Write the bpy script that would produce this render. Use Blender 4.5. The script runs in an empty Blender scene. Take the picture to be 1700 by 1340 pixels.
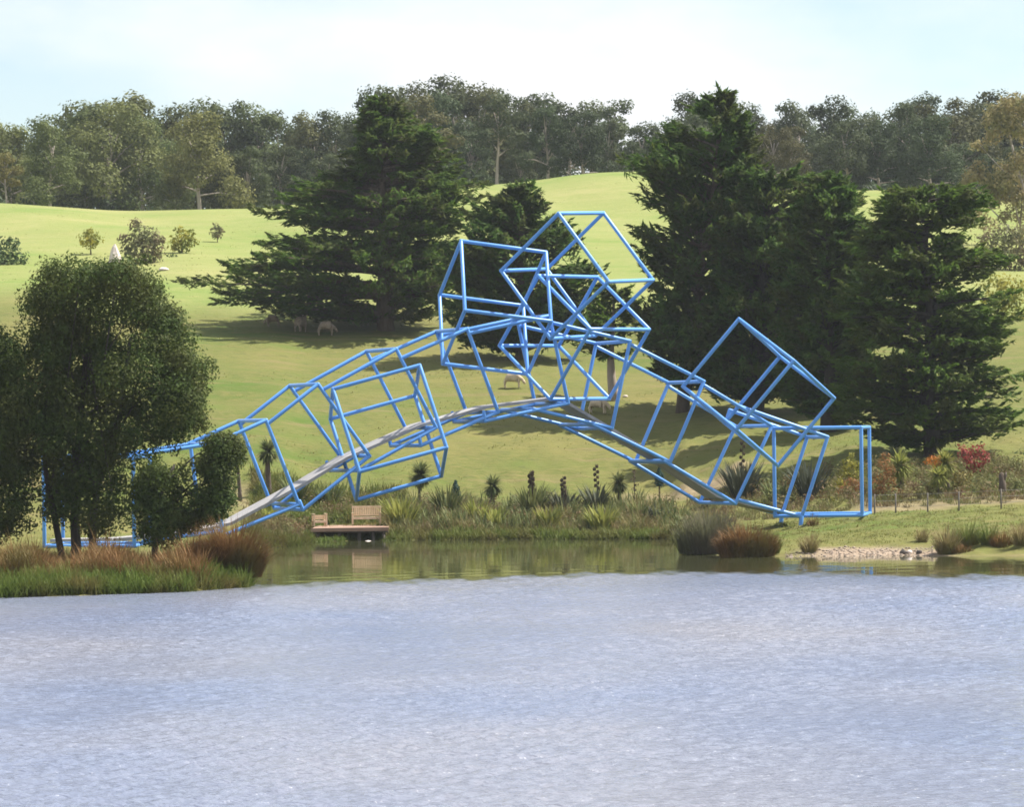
import bpy, math, random
import numpy as np
from mathutils import Vector, Matrix

# ------------------------------------------------------------------ camera, sky, sun, exposure
scene = bpy.context.scene
C = scene.collection
FPX, HC, HORIZON, ROLL = 6500.0, 5.4, 715.0, math.radians(0.9)      # focal length in photo pixels, eye height above the water
_p = math.atan((HORIZON - 670) / FPX)
FW = np.array([0, math.cos(_p), math.sin(_p)]); _u = np.array([0, -math.sin(_p), math.cos(_p)]); _r = np.array([1.0, 0, 0])
RI = math.cos(ROLL) * _r - math.sin(ROLL) * _u
UP = math.sin(ROLL) * _r + math.cos(ROLL) * _u
EYE = np.array([0, 0, HC])
cam_data = bpy.data.cameras.new('camera')
cam = bpy.data.objects.new('camera', cam_data); C.objects.link(cam)
cam_data.sensor_width = 36.0
cam_data.lens = 36.0 * FPX / 1700.0
cam_data.clip_start = 1.0; cam_data.clip_end = 6000.0
M = Matrix(((RI[0], UP[0], -FW[0], 0), (RI[1], UP[1], -FW[1], 0), (RI[2], UP[2], -FW[2], HC), (0, 0, 0, 1)))
cam.matrix_world = M
scene.camera = cam

SUN_EL, SUN_AZ = math.radians(56), math.radians(70)                  # azimuth from straight ahead (+Y) towards the right (+X)
world = bpy.data.worlds.new('World'); scene.world = world; world.use_nodes = True
wn, wl = world.node_tree.nodes, world.node_tree.links
wn.clear()
w_out = wn.new('ShaderNodeOutputWorld'); w_bg = wn.new('ShaderNodeBackground')
w_sky = wn.new('ShaderNodeTexSky'); w_sky.sky_type = 'NISHITA'; w_sky.sun_disc = False
w_sky.sun_elevation = SUN_EL; w_sky.sun_rotation = SUN_AZ; w_sky.air_density = 1.0; w_sky.dust_density = 0.5
w_tc = wn.new('ShaderNodeTexCoord'); w_map = wn.new('ShaderNodeMapping')
w_map.inputs['Scale'].default_value = (1, 1, 2.6); w_map.inputs['Location'].default_value = (0.35, 0.1, 0.22)
w_no = wn.new('ShaderNodeTexNoise'); w_no.inputs['Scale'].default_value = 5.0; w_no.inputs['Detail'].default_value = 7; w_no.inputs['Roughness'].default_value = 0.52
w_ra = wn.new('ShaderNodeValToRGB'); w_ra.color_ramp.elements[0].position = 0.40; w_ra.color_ramp.elements[1].position = 0.60
w_ra.color_ramp.elements[0].color = (0.08, 0.08, 0.08, 1); w_ra.color_ramp.elements[1].color = (1, 1, 1, 1)
w_mix = wn.new('ShaderNodeMixRGB'); w_mix.inputs['Color2'].default_value = (6.9, 6.95, 7.1, 1)   # sunlit cloud
w_bg.inputs['Strength'].default_value = 0.083
wl.new(w_tc.outputs['Generated'], w_map.inputs['Vector']); wl.new(w_map.outputs['Vector'], w_no.inputs['Vector'])
wl.new(w_no.outputs['Fac'], w_ra.inputs['Fac']); wl.new(w_ra.outputs['Color'], w_mix.inputs['Fac'])
wl.new(w_sky.outputs['Color'], w_mix.inputs['Color1']); wl.new(w_mix.outputs['Color'], w_bg.inputs['Color'])
wl.new(w_bg.outputs['Background'], w_out.inputs['Surface'])

sun_data = bpy.data.lights.new('sun', 'SUN'); sun_data.energy = 5.0; sun_data.angle = math.radians(0.53); sun_data.color = (1.0, 0.95, 0.86)
sun = bpy.data.objects.new('sun', sun_data); C.objects.link(sun)
SUN_DIR = Vector((math.sin(SUN_AZ) * math.cos(SUN_EL), math.cos(SUN_AZ) * math.cos(SUN_EL), math.sin(SUN_EL)))
sun.rotation_euler = (-SUN_DIR).to_track_quat('-Z', 'Y').to_euler()
sun.location = (40, 60, 120)
vs = scene.view_settings
vs.view_transform = 'Standard'; vs.look = 'None'; vs.gamma = 1.0; vs.use_curve_mapping = False
vs.exposure = 0.95
scene.cycles.sample_clamp_direct = 1.3
scene.cycles.filter_width = 1.7
scene.cycles.volume_bounces = 0

# ------------------------------------------------------------------ helpers
def ray(px, py):
    return (px - 850) / FPX * RI - (py - 670) / FPX * UP + FW
def at(px, py, Y):
    d = ray(px, py); return EYE + d * (Y / d[1])
def horizon(px):
    return HORIZON - (px - 850) * math.tan(ROLL)
def ppm(Y):                                                            # photo pixels per metre at distance Y
    return FPX / Y

def tag(o, label=None, cat=None, group=None, kind=None):
    if label: o['label'] = label
    if cat: o['category'] = cat
    if group: o['group'] = group
    if kind: o['kind'] = kind
    return o
def link(o, parent=None):
    C.objects.link(o)
    if parent is not None: o.parent = parent
    return o
def empty(name, loc=(0, 0, 0), parent=None):
    o = bpy.data.objects.new(name, None); o.empty_display_size = 0.3
    o.location = loc
    return link(o, parent)

class MB:                                                              # collects vertices and faces of ONE mesh
    def __init__(s): s.v = []; s.f = []; s.n = 0
    def add(s, v, f):
        v = np.asarray(v, float).reshape(-1, 3)
        s.v.append(v)
        s.f += [tuple(i + s.n for i in q) for q in f]
        s.n += len(v)
    def box(s, c, size, rot=None):
        h = np.array(size) / 2.0
        v = np.array([[x, y, z] for x in (-1, 1) for y in (-1, 1) for z in (-1, 1)]) * h
        if rot is not None: v = v @ np.array(rot).T
        s.add(v + np.array(c), [(0, 1, 3, 2), (4, 6, 7, 5), (0, 4, 5, 1), (2, 3, 7, 6), (0, 2, 6, 4), (1, 5, 7, 3)])
    def tube(s, pts, radii, sides=8, caps=True):
        pts = np.asarray(pts, float); n = len(pts)
        radii = np.broadcast_to(np.asarray(radii, float), (n,))
        V = []
        T = np.gradient(pts, axis=0) if n > 2 else np.repeat((pts[1] - pts[0])[None], n, 0)
        t0 = T[0] / np.linalg.norm(T[0])
        a = np.array([0, 0, 1.0]) if abs(t0[2]) < 0.9 else np.array([1.0, 0, 0])
        for i in range(n):
            t = T[i] / (np.linalg.norm(T[i]) + 1e-9)
            a = a - t * (a @ t); a /= np.linalg.norm(a); b = np.cross(t, a)
            th = np.arange(sides) * 2 * math.pi / sides
            V.append(pts[i] + radii[i] * (np.cos(th)[:, None] * a + np.sin(th)[:, None] * b))
        f = []
        for i in range(n - 1):
            for k in range(sides):
                k2 = (k + 1) % sides
                f.append((i * sides + k, i * sides + k2, (i + 1) * sides + k2, (i + 1) * sides + k))
        if caps:
            f.append(tuple(range(sides - 1, -1, -1))); f.append(tuple((n - 1) * sides + k for k in range(sides)))
        s.add(np.vstack(V), f)
    def blob(s, c, r, seed=0, rough=0.2, nu=9, nv=6):                  # uneven boulder
        rg = np.random.RandomState(seed); V = []; f = []
        ph = rg.rand(6) * 6.28
        for j in range(nv + 1):
            t = math.pi * j / nv
            for i in range(nu):
                p = 2 * math.pi * i / nu
                k = 1 + rough * (math.sin(2 * p + ph[0]) * math.sin(t) + 0.6 * math.sin(3 * p + ph[1] + 2 * t) + 0.5 * math.cos(4 * t + ph[2]))
                V.append([c[0] + r[0] * k * math.sin(t) * math.cos(p), c[1] + r[1] * k * math.sin(t) * math.sin(p), c[2] + r[2] * k * math.cos(t)])
        for j in range(nv):
            for i in range(nu):
                i2 = (i + 1) % nu
                f.append((j * nu + i, (j + 1) * nu + i, (j + 1) * nu + i2, j * nu + i2))
        s.add(V, f)
    def mesh(s, name, mat, smooth=False):
        me = bpy.data.meshes.new(name)
        me.from_pydata(np.vstack(s.v).tolist(), [], s.f)
        if smooth: me.polygons.foreach_set('use_smooth', [True] * len(me.polygons))
        me.materials.append(mat); me.update()
        return me
    def build(s, name, mat, parent=None, smooth=False):
        return link(bpy.data.objects.new(name, s.mesh(name, mat, smooth)), parent)

def raw_mesh(name, V, loops, starts, totals, mat, smooth=False):      # fast numpy mesh
    me = bpy.data.meshes.new(name)
    me.vertices.add(len(V)); me.vertices.foreach_set('co', np.ascontiguousarray(V, np.float32).ravel())
    me.loops.add(len(loops)); me.loops.foreach_set('vertex_index', np.ascontiguousarray(loops, np.int32))
    me.polygons.add(len(starts)); me.polygons.foreach_set('loop_start', np.ascontiguousarray(starts, np.int32))
    me.polygons.foreach_set('loop_total', np.ascontiguousarray(totals, np.int32))
    if smooth: me.polygons.foreach_set('use_smooth', np.ones(len(starts), bool))
    me.materials.append(mat); me.update(calc_edges=True); me.validate()
    return me
def nrm(a): return a / (np.linalg.norm(a, axis=-1, keepdims=True) + 1e-9)

def leaf_mesh(name, c, n, d, length, width, mat):                      # many small pointed leaf clumps, one quad each
    N = len(c); d = nrm(d - n * (d * n).sum(1, keepdims=True)); s = np.cross(n, d)
    l = np.broadcast_to(np.asarray(length, float), (N,))[:, None]; w = np.broadcast_to(np.asarray(width, float), (N,))[:, None]
    V = np.empty((N, 4, 3))
    V[:, 0] = c - d * l * 0.5; V[:, 1] = c + s * w * 0.5 - n * w * 0.12; V[:, 2] = c + d * l * 0.5 - n * l * 0.08; V[:, 3] = c - s * w * 0.5 - n * w * 0.12
    return raw_mesh(name, V.reshape(-1, 3), np.arange(4 * N), np.arange(N) * 4, np.full(N, 4), mat)

def lump_leaves(rg, lumps, per_area, size, flat=0.85, updown=0.35, jitter=0.55, shell=0.35, asp=0.5):
    """leaf clumps through the outer shell of many lumps: arrays for leaf_mesh. lumps = (x,y,z,r)"""
    cs, ns, ds, ls = [], [], [], []
    for (x, y, z, r) in lumps:
        k = max(12, int(per_area * r * r))
        v = nrm(rg.normal(size=(k, 3)))
        rad = r * (1 - shell * rg.rand(k) ** 1.6) * (1 + 0.16 * rg.normal(size=k))
        p = v * rad[:, None] * np.array([1, 1, flat])
        nn = nrm(v + np.array([0, 0, updown]) + jitter * rg.normal(size=(k, 3)))
        cs.append(p + np.array([x, y, z])); ns.append(nn); ds.append(rg.normal(size=(k, 3)) + v * 0.3); ls.append(size * (0.6 + 0.8 * rg.rand(k)))
    c, n, d, l = np.vstack(cs), np.vstack(ns), np.vstack(ds), np.concatenate(ls)
    return c, n, d, l, l * asp

def blade_mesh(name, base, az, length, lean, droop, width, mat, levels=3):
    """sword leaves / grass blades: base (N,3), az direction angle, lean from vertical (rad), droop extra bend (rad)"""
    N = len(base)
    B = lambda a: np.broadcast_to(np.asarray(a, float), (N,))
    az, length, lean, droop, width = map(B, (az, length, lean, droop, width))
    h = np.stack([np.cos(az), np.sin(az), np.zeros(N)], 1); side = np.stack([-np.sin(az), np.cos(az), np.zeros(N)], 1)
    P = base.copy(); V = np.empty((N, 2 * levels + 1, 3))
    for i in range(levels + 1):
        t = i / levels
        if i < levels:
            w = width * (1 - 0.55 * t * t) * 0.5 * (0.75 + 0.5 * min(1, 3 * t))
            V[:, 2 * i] = P - side * w[:, None]; V[:, 2 * i + 1] = P + side * w[:, None]
            a = lean + droop * ((i + 0.5) / levels)
            P = P + (h * np.sin(a)[:, None] + np.array([0, 0, 1.0]) * np.cos(a)[:, None]) * (length / levels)[:, None]
        else:
            V[:, 2 * levels] = P
    n = 2 * levels + 1; loops = []; tot = []
    off = (np.arange(N) * n)[:, None]
    quads = np.concatenate([off + np.array([2 * i, 2 * i + 1, 2 * i + 3, 2 * i + 2]) for i in range(levels - 1)], 1) if levels > 1 else np.empty((N, 0), int)
    tri = off + np.array([2 * levels - 2, 2 * levels - 1, 2 * levels])
    loops = np.concatenate([quads, tri], 1).ravel()
    tot = np.tile([4] * (levels - 1) + [3], N); st = np.concatenate([[0], np.cumsum(tot)[:-1]])
    return raw_mesh(name, V.reshape(-1, 3), loops, st, tot, mat)

def copy_thing(root, loc, rotz=0.0, scale=1.0):                       # a copy of a thing and of its parts
    r = root.copy(); C.objects.link(r); r.location = loc; r.rotation_euler = (0, 0, rotz)
    r.scale = (scale,) * 3 if not isinstance(scale, tuple) else scale
    for ch in list(root.children):
        c = ch.copy(); C.objects.link(c); c.parent = r
    return r

# ------------------------------------------------------------------ materials
def new_mat(name):
    m = bpy.data.materials.new(name); m.use_nodes = True
    nt = m.node_tree; bs = nt.nodes['Principled BSDF']
    return m, nt, bs
def mixc(nt, fac, a, b):
    n = nt.nodes.new('ShaderNodeMixRGB')
    for k, v in (('Fac', fac), ('Color1', a), ('Color2', b)):
        if hasattr(v, 'is_linked'): nt.links.new(v, n.inputs[k])
        else: n.inputs[k].default_value = v if not isinstance(v, tuple) else (v + (1,) if len(v) == 3 else v)
    return n.outputs['Color']
def noise(nt, scale, detail=4, rough=0.5, coord='Object', lo=0.35, hi=0.65, stretch=None):
    tc = nt.nodes.new('ShaderNodeTexCoord'); n = nt.nodes.new('ShaderNodeTexNoise')
    n.inputs['Scale'].default_value = scale; n.inputs['Detail'].default_value = detail; n.inputs['Roughness'].default_value = rough
    src = tc.outputs[coord]
    if stretch:
        mp = nt.nodes.new('ShaderNodeMapping'); mp.inputs['Scale'].default_value = stretch; nt.links.new(src, mp.inputs['Vector']); src = mp.outputs['Vector']
    nt.links.new(src, n.inputs['Vector'])
    r = nt.nodes.new('ShaderNodeMapRange'); r.inputs['From Min'].default_value = lo; r.inputs['From Max'].default_value = hi
    nt.links.new(n.outputs['Fac'], r.inputs['Value'])
    return r.outputs['Result']
def bump(nt, bs, h, strength, dist):
    b = nt.nodes.new('ShaderNodeBump'); b.inputs['Strength'].default_value = strength; b.inputs['Distance'].default_value = dist
    nt.links.new(h, b.inputs['Height']); nt.links.new(b.outputs['Normal'], bs.inputs['Normal'])

def leaf_mat(name, a, b, c=None, trans=0.25, objvar=0.0, rough=0.6):   # leaf colours vary leaf by leaf; light passes through a little
    m, nt, bs = new_mat(name)
    g = nt.nodes.new('ShaderNodeNewGeometry'); col = mixc(nt, g.outputs['Random Per Island'], a, b)
    if c is not None:
        col = mixc(nt, noise(nt, 0.55, 3, 0.5, 'Object', 0.42, 0.62), col, mixc(nt, g.outputs['Random Per Island'], c, tuple(x * 0.7 for x in c)))
    if objvar:
        oi = nt.nodes.new('ShaderNodeObjectInfo'); hs = nt.nodes.new('ShaderNodeHueSaturation')
        mr = nt.nodes.new('ShaderNodeMapRange'); mr.inputs['To Min'].default_value = 0.5 - 0.035 * objvar; mr.inputs['To Max'].default_value = 0.5 + 0.012 * objvar
        mv = nt.nodes.new('ShaderNodeMapRange'); mv.inputs['To Min'].default_value = 1 - 0.25 * objvar; mv.inputs['To Max'].default_value = 1 + 0.3 * objvar
        mm = nt.nodes.new('ShaderNodeMath'); mm.operation = 'MULTIPLY'; mm.inputs[1].default_value = 7.31
        fr = nt.nodes.new('ShaderNodeMath'); fr.operation = 'FRACT'
        nt.links.new(oi.outputs['Random'], mr.inputs['Value']); nt.links.new(oi.outputs['Random'], mm.inputs[0]); nt.links.new(mm.outputs[0], fr.inputs[0]); nt.links.new(fr.outputs[0], mv.inputs['Value'])
        nt.links.new(mr.outputs['Result'], hs.inputs['Hue']); nt.links.new(mv.outputs['Result'], hs.inputs['Value']); nt.links.new(col, hs.inputs['Color']); tn = nt.nodes.new('ShaderNodeMixRGB'); tn.blend_type = 'MULTIPLY'; tn.inputs['Fac'].default_value = 1; nt.links.new(hs.outputs['Color'], tn.inputs['Color1']); nt.links.new(oi.outputs['Color'], tn.inputs['Color2']); col = tn.outputs['Color']
    nt.links.new(col, bs.inputs['Base Color']); bs.inputs['Roughness'].default_value = rough; bs.inputs['Specular IOR Level'].default_value = 0.10
    tr = nt.nodes.new('ShaderNodeBsdfTranslucent'); nt.links.new(col, tr.inputs['Color'])
    mx = nt.nodes.new('ShaderNodeMixShader'); mx.inputs['Fac'].default_value = trans
    nt.links.new(bs.outputs[0], mx.inputs[1]); nt.links.new(tr.outputs[0], mx.inputs[2])
    nt.links.new(mx.outputs[0], nt.nodes['Material Output'].inputs['Surface'])
    return m
def plain_mat(name, a, b, scale=3.0, rough=0.7, bumps=0.0, dist=0.02, stretch=None, spec=0.3):
    m, nt, bs = new_mat(name)
    h = noise(nt, scale, 5, 0.6, 'Object', 0.3, 0.7, stretch)
    nt.links.new(mixc(nt, h, a, b), bs.inputs['Base Color']); bs.inputs['Roughness'].default_value = rough; bs.inputs['Specular IOR Level'].default_value = spec
    if bumps: bump(nt, bs, h, bumps, dist)
    return m

MAT = {}
MAT['bark'] = plain_mat('bark', (0.07, 0.05, 0.035), (0.14, 0.11, 0.085), 5, 0.9, 0.6, 0.05, (1, 1, 0.2))
MAT['pale_bark'] = plain_mat('pale_bark', (0.22, 0.17, 0.13), (0.36, 0.30, 0.25), 2, 0.85, 0.4, 0.04, (1, 1, 0.15))
MAT['gum_bark'] = plain_mat('gum_bark', (0.26, 0.215, 0.18), (0.46, 0.40, 0.35), 0.8, 0.8, 0, 0, (1, 1, 0.2))
MAT['dark_bark'] = plain_mat('dark_bark', (0.035, 0.03, 0.025), (0.07, 0.06, 0.05), 6, 0.9, 0.5, 0.03, (1, 1, 0.2))
MAT['cypress'] = leaf_mat('cypress_leaf', (0.052, 0.105, 0.016), (0.115, 0.185, 0.030), (0.100, 0.120, 0.030), 0.5)
MAT['cypress_dark'] = leaf_mat('cypress_dark_leaf', (0.046, 0.100, 0.020), (0.102, 0.172, 0.034), (0.095, 0.115, 0.030), 0.5)
MAT['swamp'] = leaf_mat('olive_leaf', (0.034, 0.062, 0.012), (0.082, 0.120, 0.028), (0.080, 0.094, 0.022), 0.35)
MAT['gum'] = leaf_mat('gum_leaf', (0.062, 0.088, 0.038), (0.092, 0.122, 0.052), None, 0.3, 1.0)
MAT['gum_far'] = leaf_mat('far_gum_leaf', (0.055, 0.080, 0.040), (0.080, 0.106, 0.052), None, 0.3, 0.0)
MAT['gum_rust'] = leaf_mat('rust_gum_leaf', (0.25, 0.195, 0.09), (0.36, 0.30, 0.15), (0.26, 0.25, 0.11), 0.4)
MAT['shrub_olive'] = leaf_mat('olive_shrub_leaf', (0.10, 0.11, 0.05), (0.19, 0.19, 0.09), (0.20, 0.15, 0.08), 0.25)
MAT['shrub_yellow'] = leaf_mat('yellow_shrub_leaf', (0.21, 0.20, 0.035), (0.38, 0.34, 0.06), (0.14, 0.18, 0.035), 0.4)
MAT['shrub_rust'] = leaf_mat('rust_shrub_leaf', (0.21, 0.09, 0.035), (0.34, 0.17, 0.065), (0.20, 0.15, 0.055), 0.35)
MAT['shrub_red'] = leaf_mat('red_shrub_leaf', (0.20, 0.035, 0.035), (0.34, 0.08, 0.06), None, 0.3)
MAT['shrub_orange'] = leaf_mat('orange_shrub_leaf', (0.36, 0.12, 0.02), (0.50, 0.21, 0.04), None, 0.3)
MAT['shrub_green'] = leaf_mat('green_shrub_leaf', (0.04, 0.07, 0.025), (0.09, 0.13, 0.045), None, 0.2)
MAT['conifer'] = leaf_mat('blue_conifer_leaf', (0.018, 0.05, 0.04), (0.035, 0.08, 0.06), None, 0.1)
MAT['flax'] = leaf_mat('flax_blade', (0.07, 0.098, 0.034), (0.17, 0.185, 0.07), None, 0.25, 0.6)
MAT['flax_grey'] = leaf_mat('grey_flax_blade', (0.055, 0.065, 0.045), (0.12, 0.13, 0.085), None, 0.15, 0.3)
MAT['flax_yellow'] = leaf_mat('yellow_flax_blade', (0.15, 0.18, 0.035), (0.33, 0.33, 0.09), None, 0.35, 0.3)
MAT['stalk'] = leaf_mat('dry_flower_stalk', (0.05, 0.035, 0.025), (0.11, 0.075, 0.05), None, 0.0)
MAT['sedge_rust'] = leaf_mat('rust_sedge_blade', (0.16, 0.085, 0.03), (0.28, 0.16, 0.07), (0.17, 0.135, 0.045), 0.2)
MAT['sedge_green'] = leaf_mat('green_sedge_blade', (0.065, 0.105, 0.018), (0.155, 0.20, 0.045), (0.20, 0.17, 0.055), 0.32)
MAT['sedge_tan'] = leaf_mat('tan_sedge_blade', (0.19, 0.145, 0.065), (0.33, 0.26, 0.13), (0.17, 0.17, 0.05), 0.35)
MAT['reed_grey'] = leaf_mat('grey_reed_blade', (0.095, 0.10, 0.05), (0.18, 0.175, 0.105), (0.16, 0.135, 0.10), 0.3)
MAT['grass_blade'] = leaf_mat('bank_grass_blade', (0.08, 0.115, 0.02), (0.17, 0.20, 0.05), (0.17, 0.15, 0.05), 0.3)
MAT['stone'] = plain_mat('stone', (0.24, 0.185, 0.145), (0.42, 0.345, 0.28), 4, 0.85, 0.5, 0.03)
MAT['dark_stone'] = plain_mat('dark_stone', (0.05, 0.045, 0.04), (0.12, 0.10, 0.09), 4, 0.8, 0.5, 0.03)
MAT['pale_stone'] = plain_mat('pale_stone', (0.55, 0.47, 0.42), (0.7, 0.62, 0.56), 3, 0.85, 0.5, 0.03)
MAT['bench_wood'] = plain_mat('bench_wood', (0.58, 0.44, 0.29), (0.74, 0.58, 0.41), 6, 0.6, 0.1, 0.005, (1, 1, 0.3))
MAT['deck_wood'] = plain_mat('deck_wood', (0.27, 0.165, 0.115), (0.38, 0.25, 0.18), 5, 0.65, 0.1, 0.005, (0.3, 1, 1))
MAT['post_wood'] = plain_mat('post_wood', (0.10, 0.09, 0.075), (0.18, 0.155, 0.13), 6, 0.85, 0.2, 0.01, (1, 1, 0.2))
MAT['wire'] = plain_mat('wire', (0.16, 0.15, 0.14), (0.24, 0.23, 0.22), 4, 0.7)
MAT['wool'] = plain_mat('wool', (0.46, 0.36, 0.25), (0.62, 0.52, 0.38), 9, 0.95, 0.8, 0.03, None, 0.05)
MAT['shaded_wool'] = plain_mat('shaded_wool', (0.20, 0.155, 0.11), (0.32, 0.26, 0.19), 9, 0.95, 0.8, 0.03, None, 0.05)  # same wool darkened: tree shade put into the colour
MAT['sheep_skin'] = plain_mat('sheep_skin', (0.50, 0.42, 0.33), (0.62, 0.54, 0.44), 8, 0.9)

m, nt, bs = new_mat('blue_paint')                                      # weathered gloss paint on the steel tubes
h1 = noise(nt, 1.2, 5, 0.6, 'Object', 0.35, 0.7)
nt.links.new(mixc(nt, h1, (0.090, 0.29, 0.72), (0.125, 0.34, 0.77)), bs.inputs['Base Color'])
bs.inputs['Roughness'].default_value = 0.34; bs.inputs['Specular IOR Level'].default_value = 0.5
MAT['blue'] = m
m, nt, bs = new_mat('walkway_concrete')
h1 = noise(nt, 1.5, 6, 0.6, 'Object', 0.3, 0.7)
nt.links.new(mixc(nt, h1, (0.26, 0.25, 0.25), (0.38, 0.365, 0.36)), bs.inputs['Base Color']); bs.inputs['Roughness'].default_value = 0.8
MAT['walkway'] = m

# ------------------------------------------------------------------ the ground: one sheet from the lake shore to beyond the wooded crest
def zc(px, py, Y):                                                     # height of a point seen at photo row py, distance Y
    return HC + (horizon(px) - py) / FPX * Y
CREST = [(-900, 330), (0, 336), (100, 345), (200, 352), (300, 351), (470, 343), (600, 326), (830, 302), (950, 285), (1050, 279), (1130, 284), (1300, 300), (1500, 318), (1700, 335), (2600, 330)]
def crest(px): return np.interp(px, [c[0] for c in CREST], [c[1] for c in CREST])
def hill(px, base):
    s = [(y, zc(px, py, y)) for py, y in base]
    zt = zc(px, float(crest(px)), 395)
    return s + [(395, zt), (415, zt - 0.5), (450, zt - 1.0), (520, zt + 2), (700, zt + 14), (1400, zt + 18), (4000, zt + 10)]
LEFT = [(825, 208), (740, 220), (640, 239), (545, 266), (450, 304), (385, 346)]
MIDH = [(825, 212), (740, 222), (640, 241), (545, 269), (450, 305), (380, 345)]
RIGHTH = [(805, 197), (740, 212), (640, 240), (550, 268), (460, 303), (390, 345)]
COLS = []
def col(px, near, h): COLS.append((px, near + hill(px, h)))
W0 = [(20, -2.2), (110, -1.6)]
col(-1500, W0 + [(130, -.5), (134, .1), (136, .5), (150, .6), (190, .6)], LEFT)
col(0, W0 + [(129, -.5), (132.5, -.05), (134.5, .35), (137, .6), (150, .62), (172, .6), (190, .7)], LEFT)
col(300, W0 + [(132, -.5), (135, -.05), (137, .35), (140, .6), (150, .62), (172, .6), (190, .7)], LEFT)
col(402, W0 + [(136, -.5), (138.5, -.05), (140.5, .3), (143, .5), (155, .55), (172, .55), (190, .8)], LEFT)
col(436, W0 + [(138, -1.2), (165, -.8), (180, -.5), (187, -.05), (189, .3), (195, .6), (203, .9)], LEFT)
col(530, W0 + [(140, -1.2), (175, -.8), (191, -.25), (195, .0), (198, .25), (203, .55), (208, 1.1)], MIDH)
col(600, W0 + [(140, -1.2), (185, -.8), (194, -.25), (197, .0), (199, .3), (203, .6), (208, 1.2)], MIDH)
col(800, W0 + [(140, -1.2), (185, -.8), (193, -.2), (195.5, .12), (199, .5), (206, 1.2)], MIDH)
col(1105, W0 + [(140, -1.2), (180, -.8), (189, -.2), (192, .15), (196, .5), (204, 1.3)], MIDH)
col(1140, W0 + [(140, -1.2), (160, -.7), (165.5, -.1), (168, .25), (176, .4), (188, .5), (197, .9)], [(820, 209), (740, 220), (640, 241), (545, 269), (450, 305), (380, 345)])
col(1250, W0 + [(140, -1.2), (157, -.6), (161.5, -.08), (163.5, .12), (172, .42), (182, .6), (190, 1.0)], [(812, 204), (740, 217), (640, 241), (545, 269), (450, 305), (380, 345)])
col(1450, W0 + [(140, -1.2), (157, -.5), (161, -.05), (163, .22), (166, .55), (175, .9), (181, 1.12), (187, 1.25)], RIGHTH)
col(1700, W0 + [(138, -1.2), (154, -.5), (158, -.05), (160, .25), (164, .7), (176, 1.2), (186, 1.45)], RIGHTH)
col(3200, W0 + [(130, -1.2), (150, -.5), (156, -.05), (160, .35), (170, .9), (186, 1.5)], RIGHTH)
_cx = np.array([c[0] for c in COLS], float)
def H(x, y):
    x = np.asarray(x, float); y = np.asarray(y, float)
    px = 850 + FPX * x / np.maximum(y, 1)
    zs = np.stack([np.interp(y, [p[0] for p in c[1]], [p[1] for p in c[1]]) for c in COLS])
    i = np.clip(np.searchsorted(_cx, px) - 1, 0, len(_cx) - 2)
    t = np.clip((px - _cx[i]) / (_cx[i + 1] - _cx[i]), 0, 1); t = t * t * (3 - 2 * t)
    z0 = np.take_along_axis(zs, i[None], 0)[0]; z1 = np.take_along_axis(zs, (i + 1)[None], 0)[0]
    z = z0 * (1 - t) + z1 * t
    k = np.clip((y - 212) / 30, 0, 1)
    z = z + k * (0.10 * np.sin(x * .31 + y * .11) + 0.10 * np.sin(x * .17 - y * .13 + 1.3) + 0.03 * np.sin(x * .6 + 2 + y * .05))
    kn = np.clip((z + .3) / .6, 0, 1) * (1 - k)
    z = z + kn * (0.05 * np.sin(x * 1.9 + y * .7) + 0.04 * np.sin(x * 3.1 - y * 1.3 + .5) + 0.03 * np.sin(x * 5.3 + y * 2.1))
    return z
def h1(x, y): return float(H(np.array([x]), np.array([y]))[0])
def hit(px, py, ymin=120.0, ymax=440.0):                               # where the sight line through a photo point meets the ground
    d = ray(px, py); Y = np.arange(ymin, ymax, 0.1)
    P = EYE + d * (Y / d[1])[:, None]
    g = P[:, 2] - H(P[:, 0], P[:, 1])
    k = np.argmax(g < 0)
    if g[k] >= 0: k = len(Y) - 1
    return np.array([P[k, 0], P[k, 1], float(H(P[k:k + 1, 0], P[k:k + 1, 1])[0])])

us = np.concatenate([[-.7, -.45], np.linspace(-.32, -.17, 30)[:-1], np.linspace(-.17, .17, 300), np.linspace(.17, .32, 30)[1:], [.45, .7]])
ys = np.concatenate([np.linspace(20, 124, 14), np.arange(125, 215, .42), np.arange(215, 300, 0.9), np.arange(300, 400, 1.8), np.linspace(402, 540, 30), np.linspace(560, 1400, 20)])
U, YY = np.meshgrid(us, ys); XX = U * YY
ZZ = H(XX.ravel(), YY.ravel()).reshape(XX.shape)
nr, nc = XX.shape
V = np.stack([XX, YY, ZZ], -1).reshape(-1, 3)
ii = (np.arange(nr - 1)[:, None] * nc + np.arange(nc - 1)[None]).ravel()
quads = np.stack([ii, ii + 1, ii + nc + 1, ii + nc], 1)

m, nt, bs = new_mat('meadow_and_banks')                                # worn pasture, upper slope lightened as if sunlit, bare earth and gravel
at_ = nt.nodes.new('ShaderNodeVertexColor'); at_.layer_name = 'zones'
sep = nt.nodes.new('ShaderNodeSeparateColor'); nt.links.new(at_.outputs['Color'], sep.inputs['Color'])
big = noise(nt, 0.07, 5, 0.6, 'Object', 0.36, 0.64); mid = noise(nt, 0.35, 5, 0.65, 'Object', 0.36, 0.66, (0.6, 1.5, 1)); fine = noise(nt, 2.2, 6, 0.7, 'Object', 0.3, 0.7, (0.7, 1.6, 1)); spk = noise(nt, 1.1, 3, 0.8, 'Object', 0.60, 0.72, (0.6, 1.3, 1))
low = mixc(nt, big, (0.080, 0.126, 0.023), (0.182, 0.164, 0.056))
low = mixc(nt, mid, low, mixc(nt, fine, (0.068, 0.098, 0.018), (0.200, 0.172, 0.064)))
low = mixc(nt, spk, low, (0.095, 0.105, 0.036))
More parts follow.
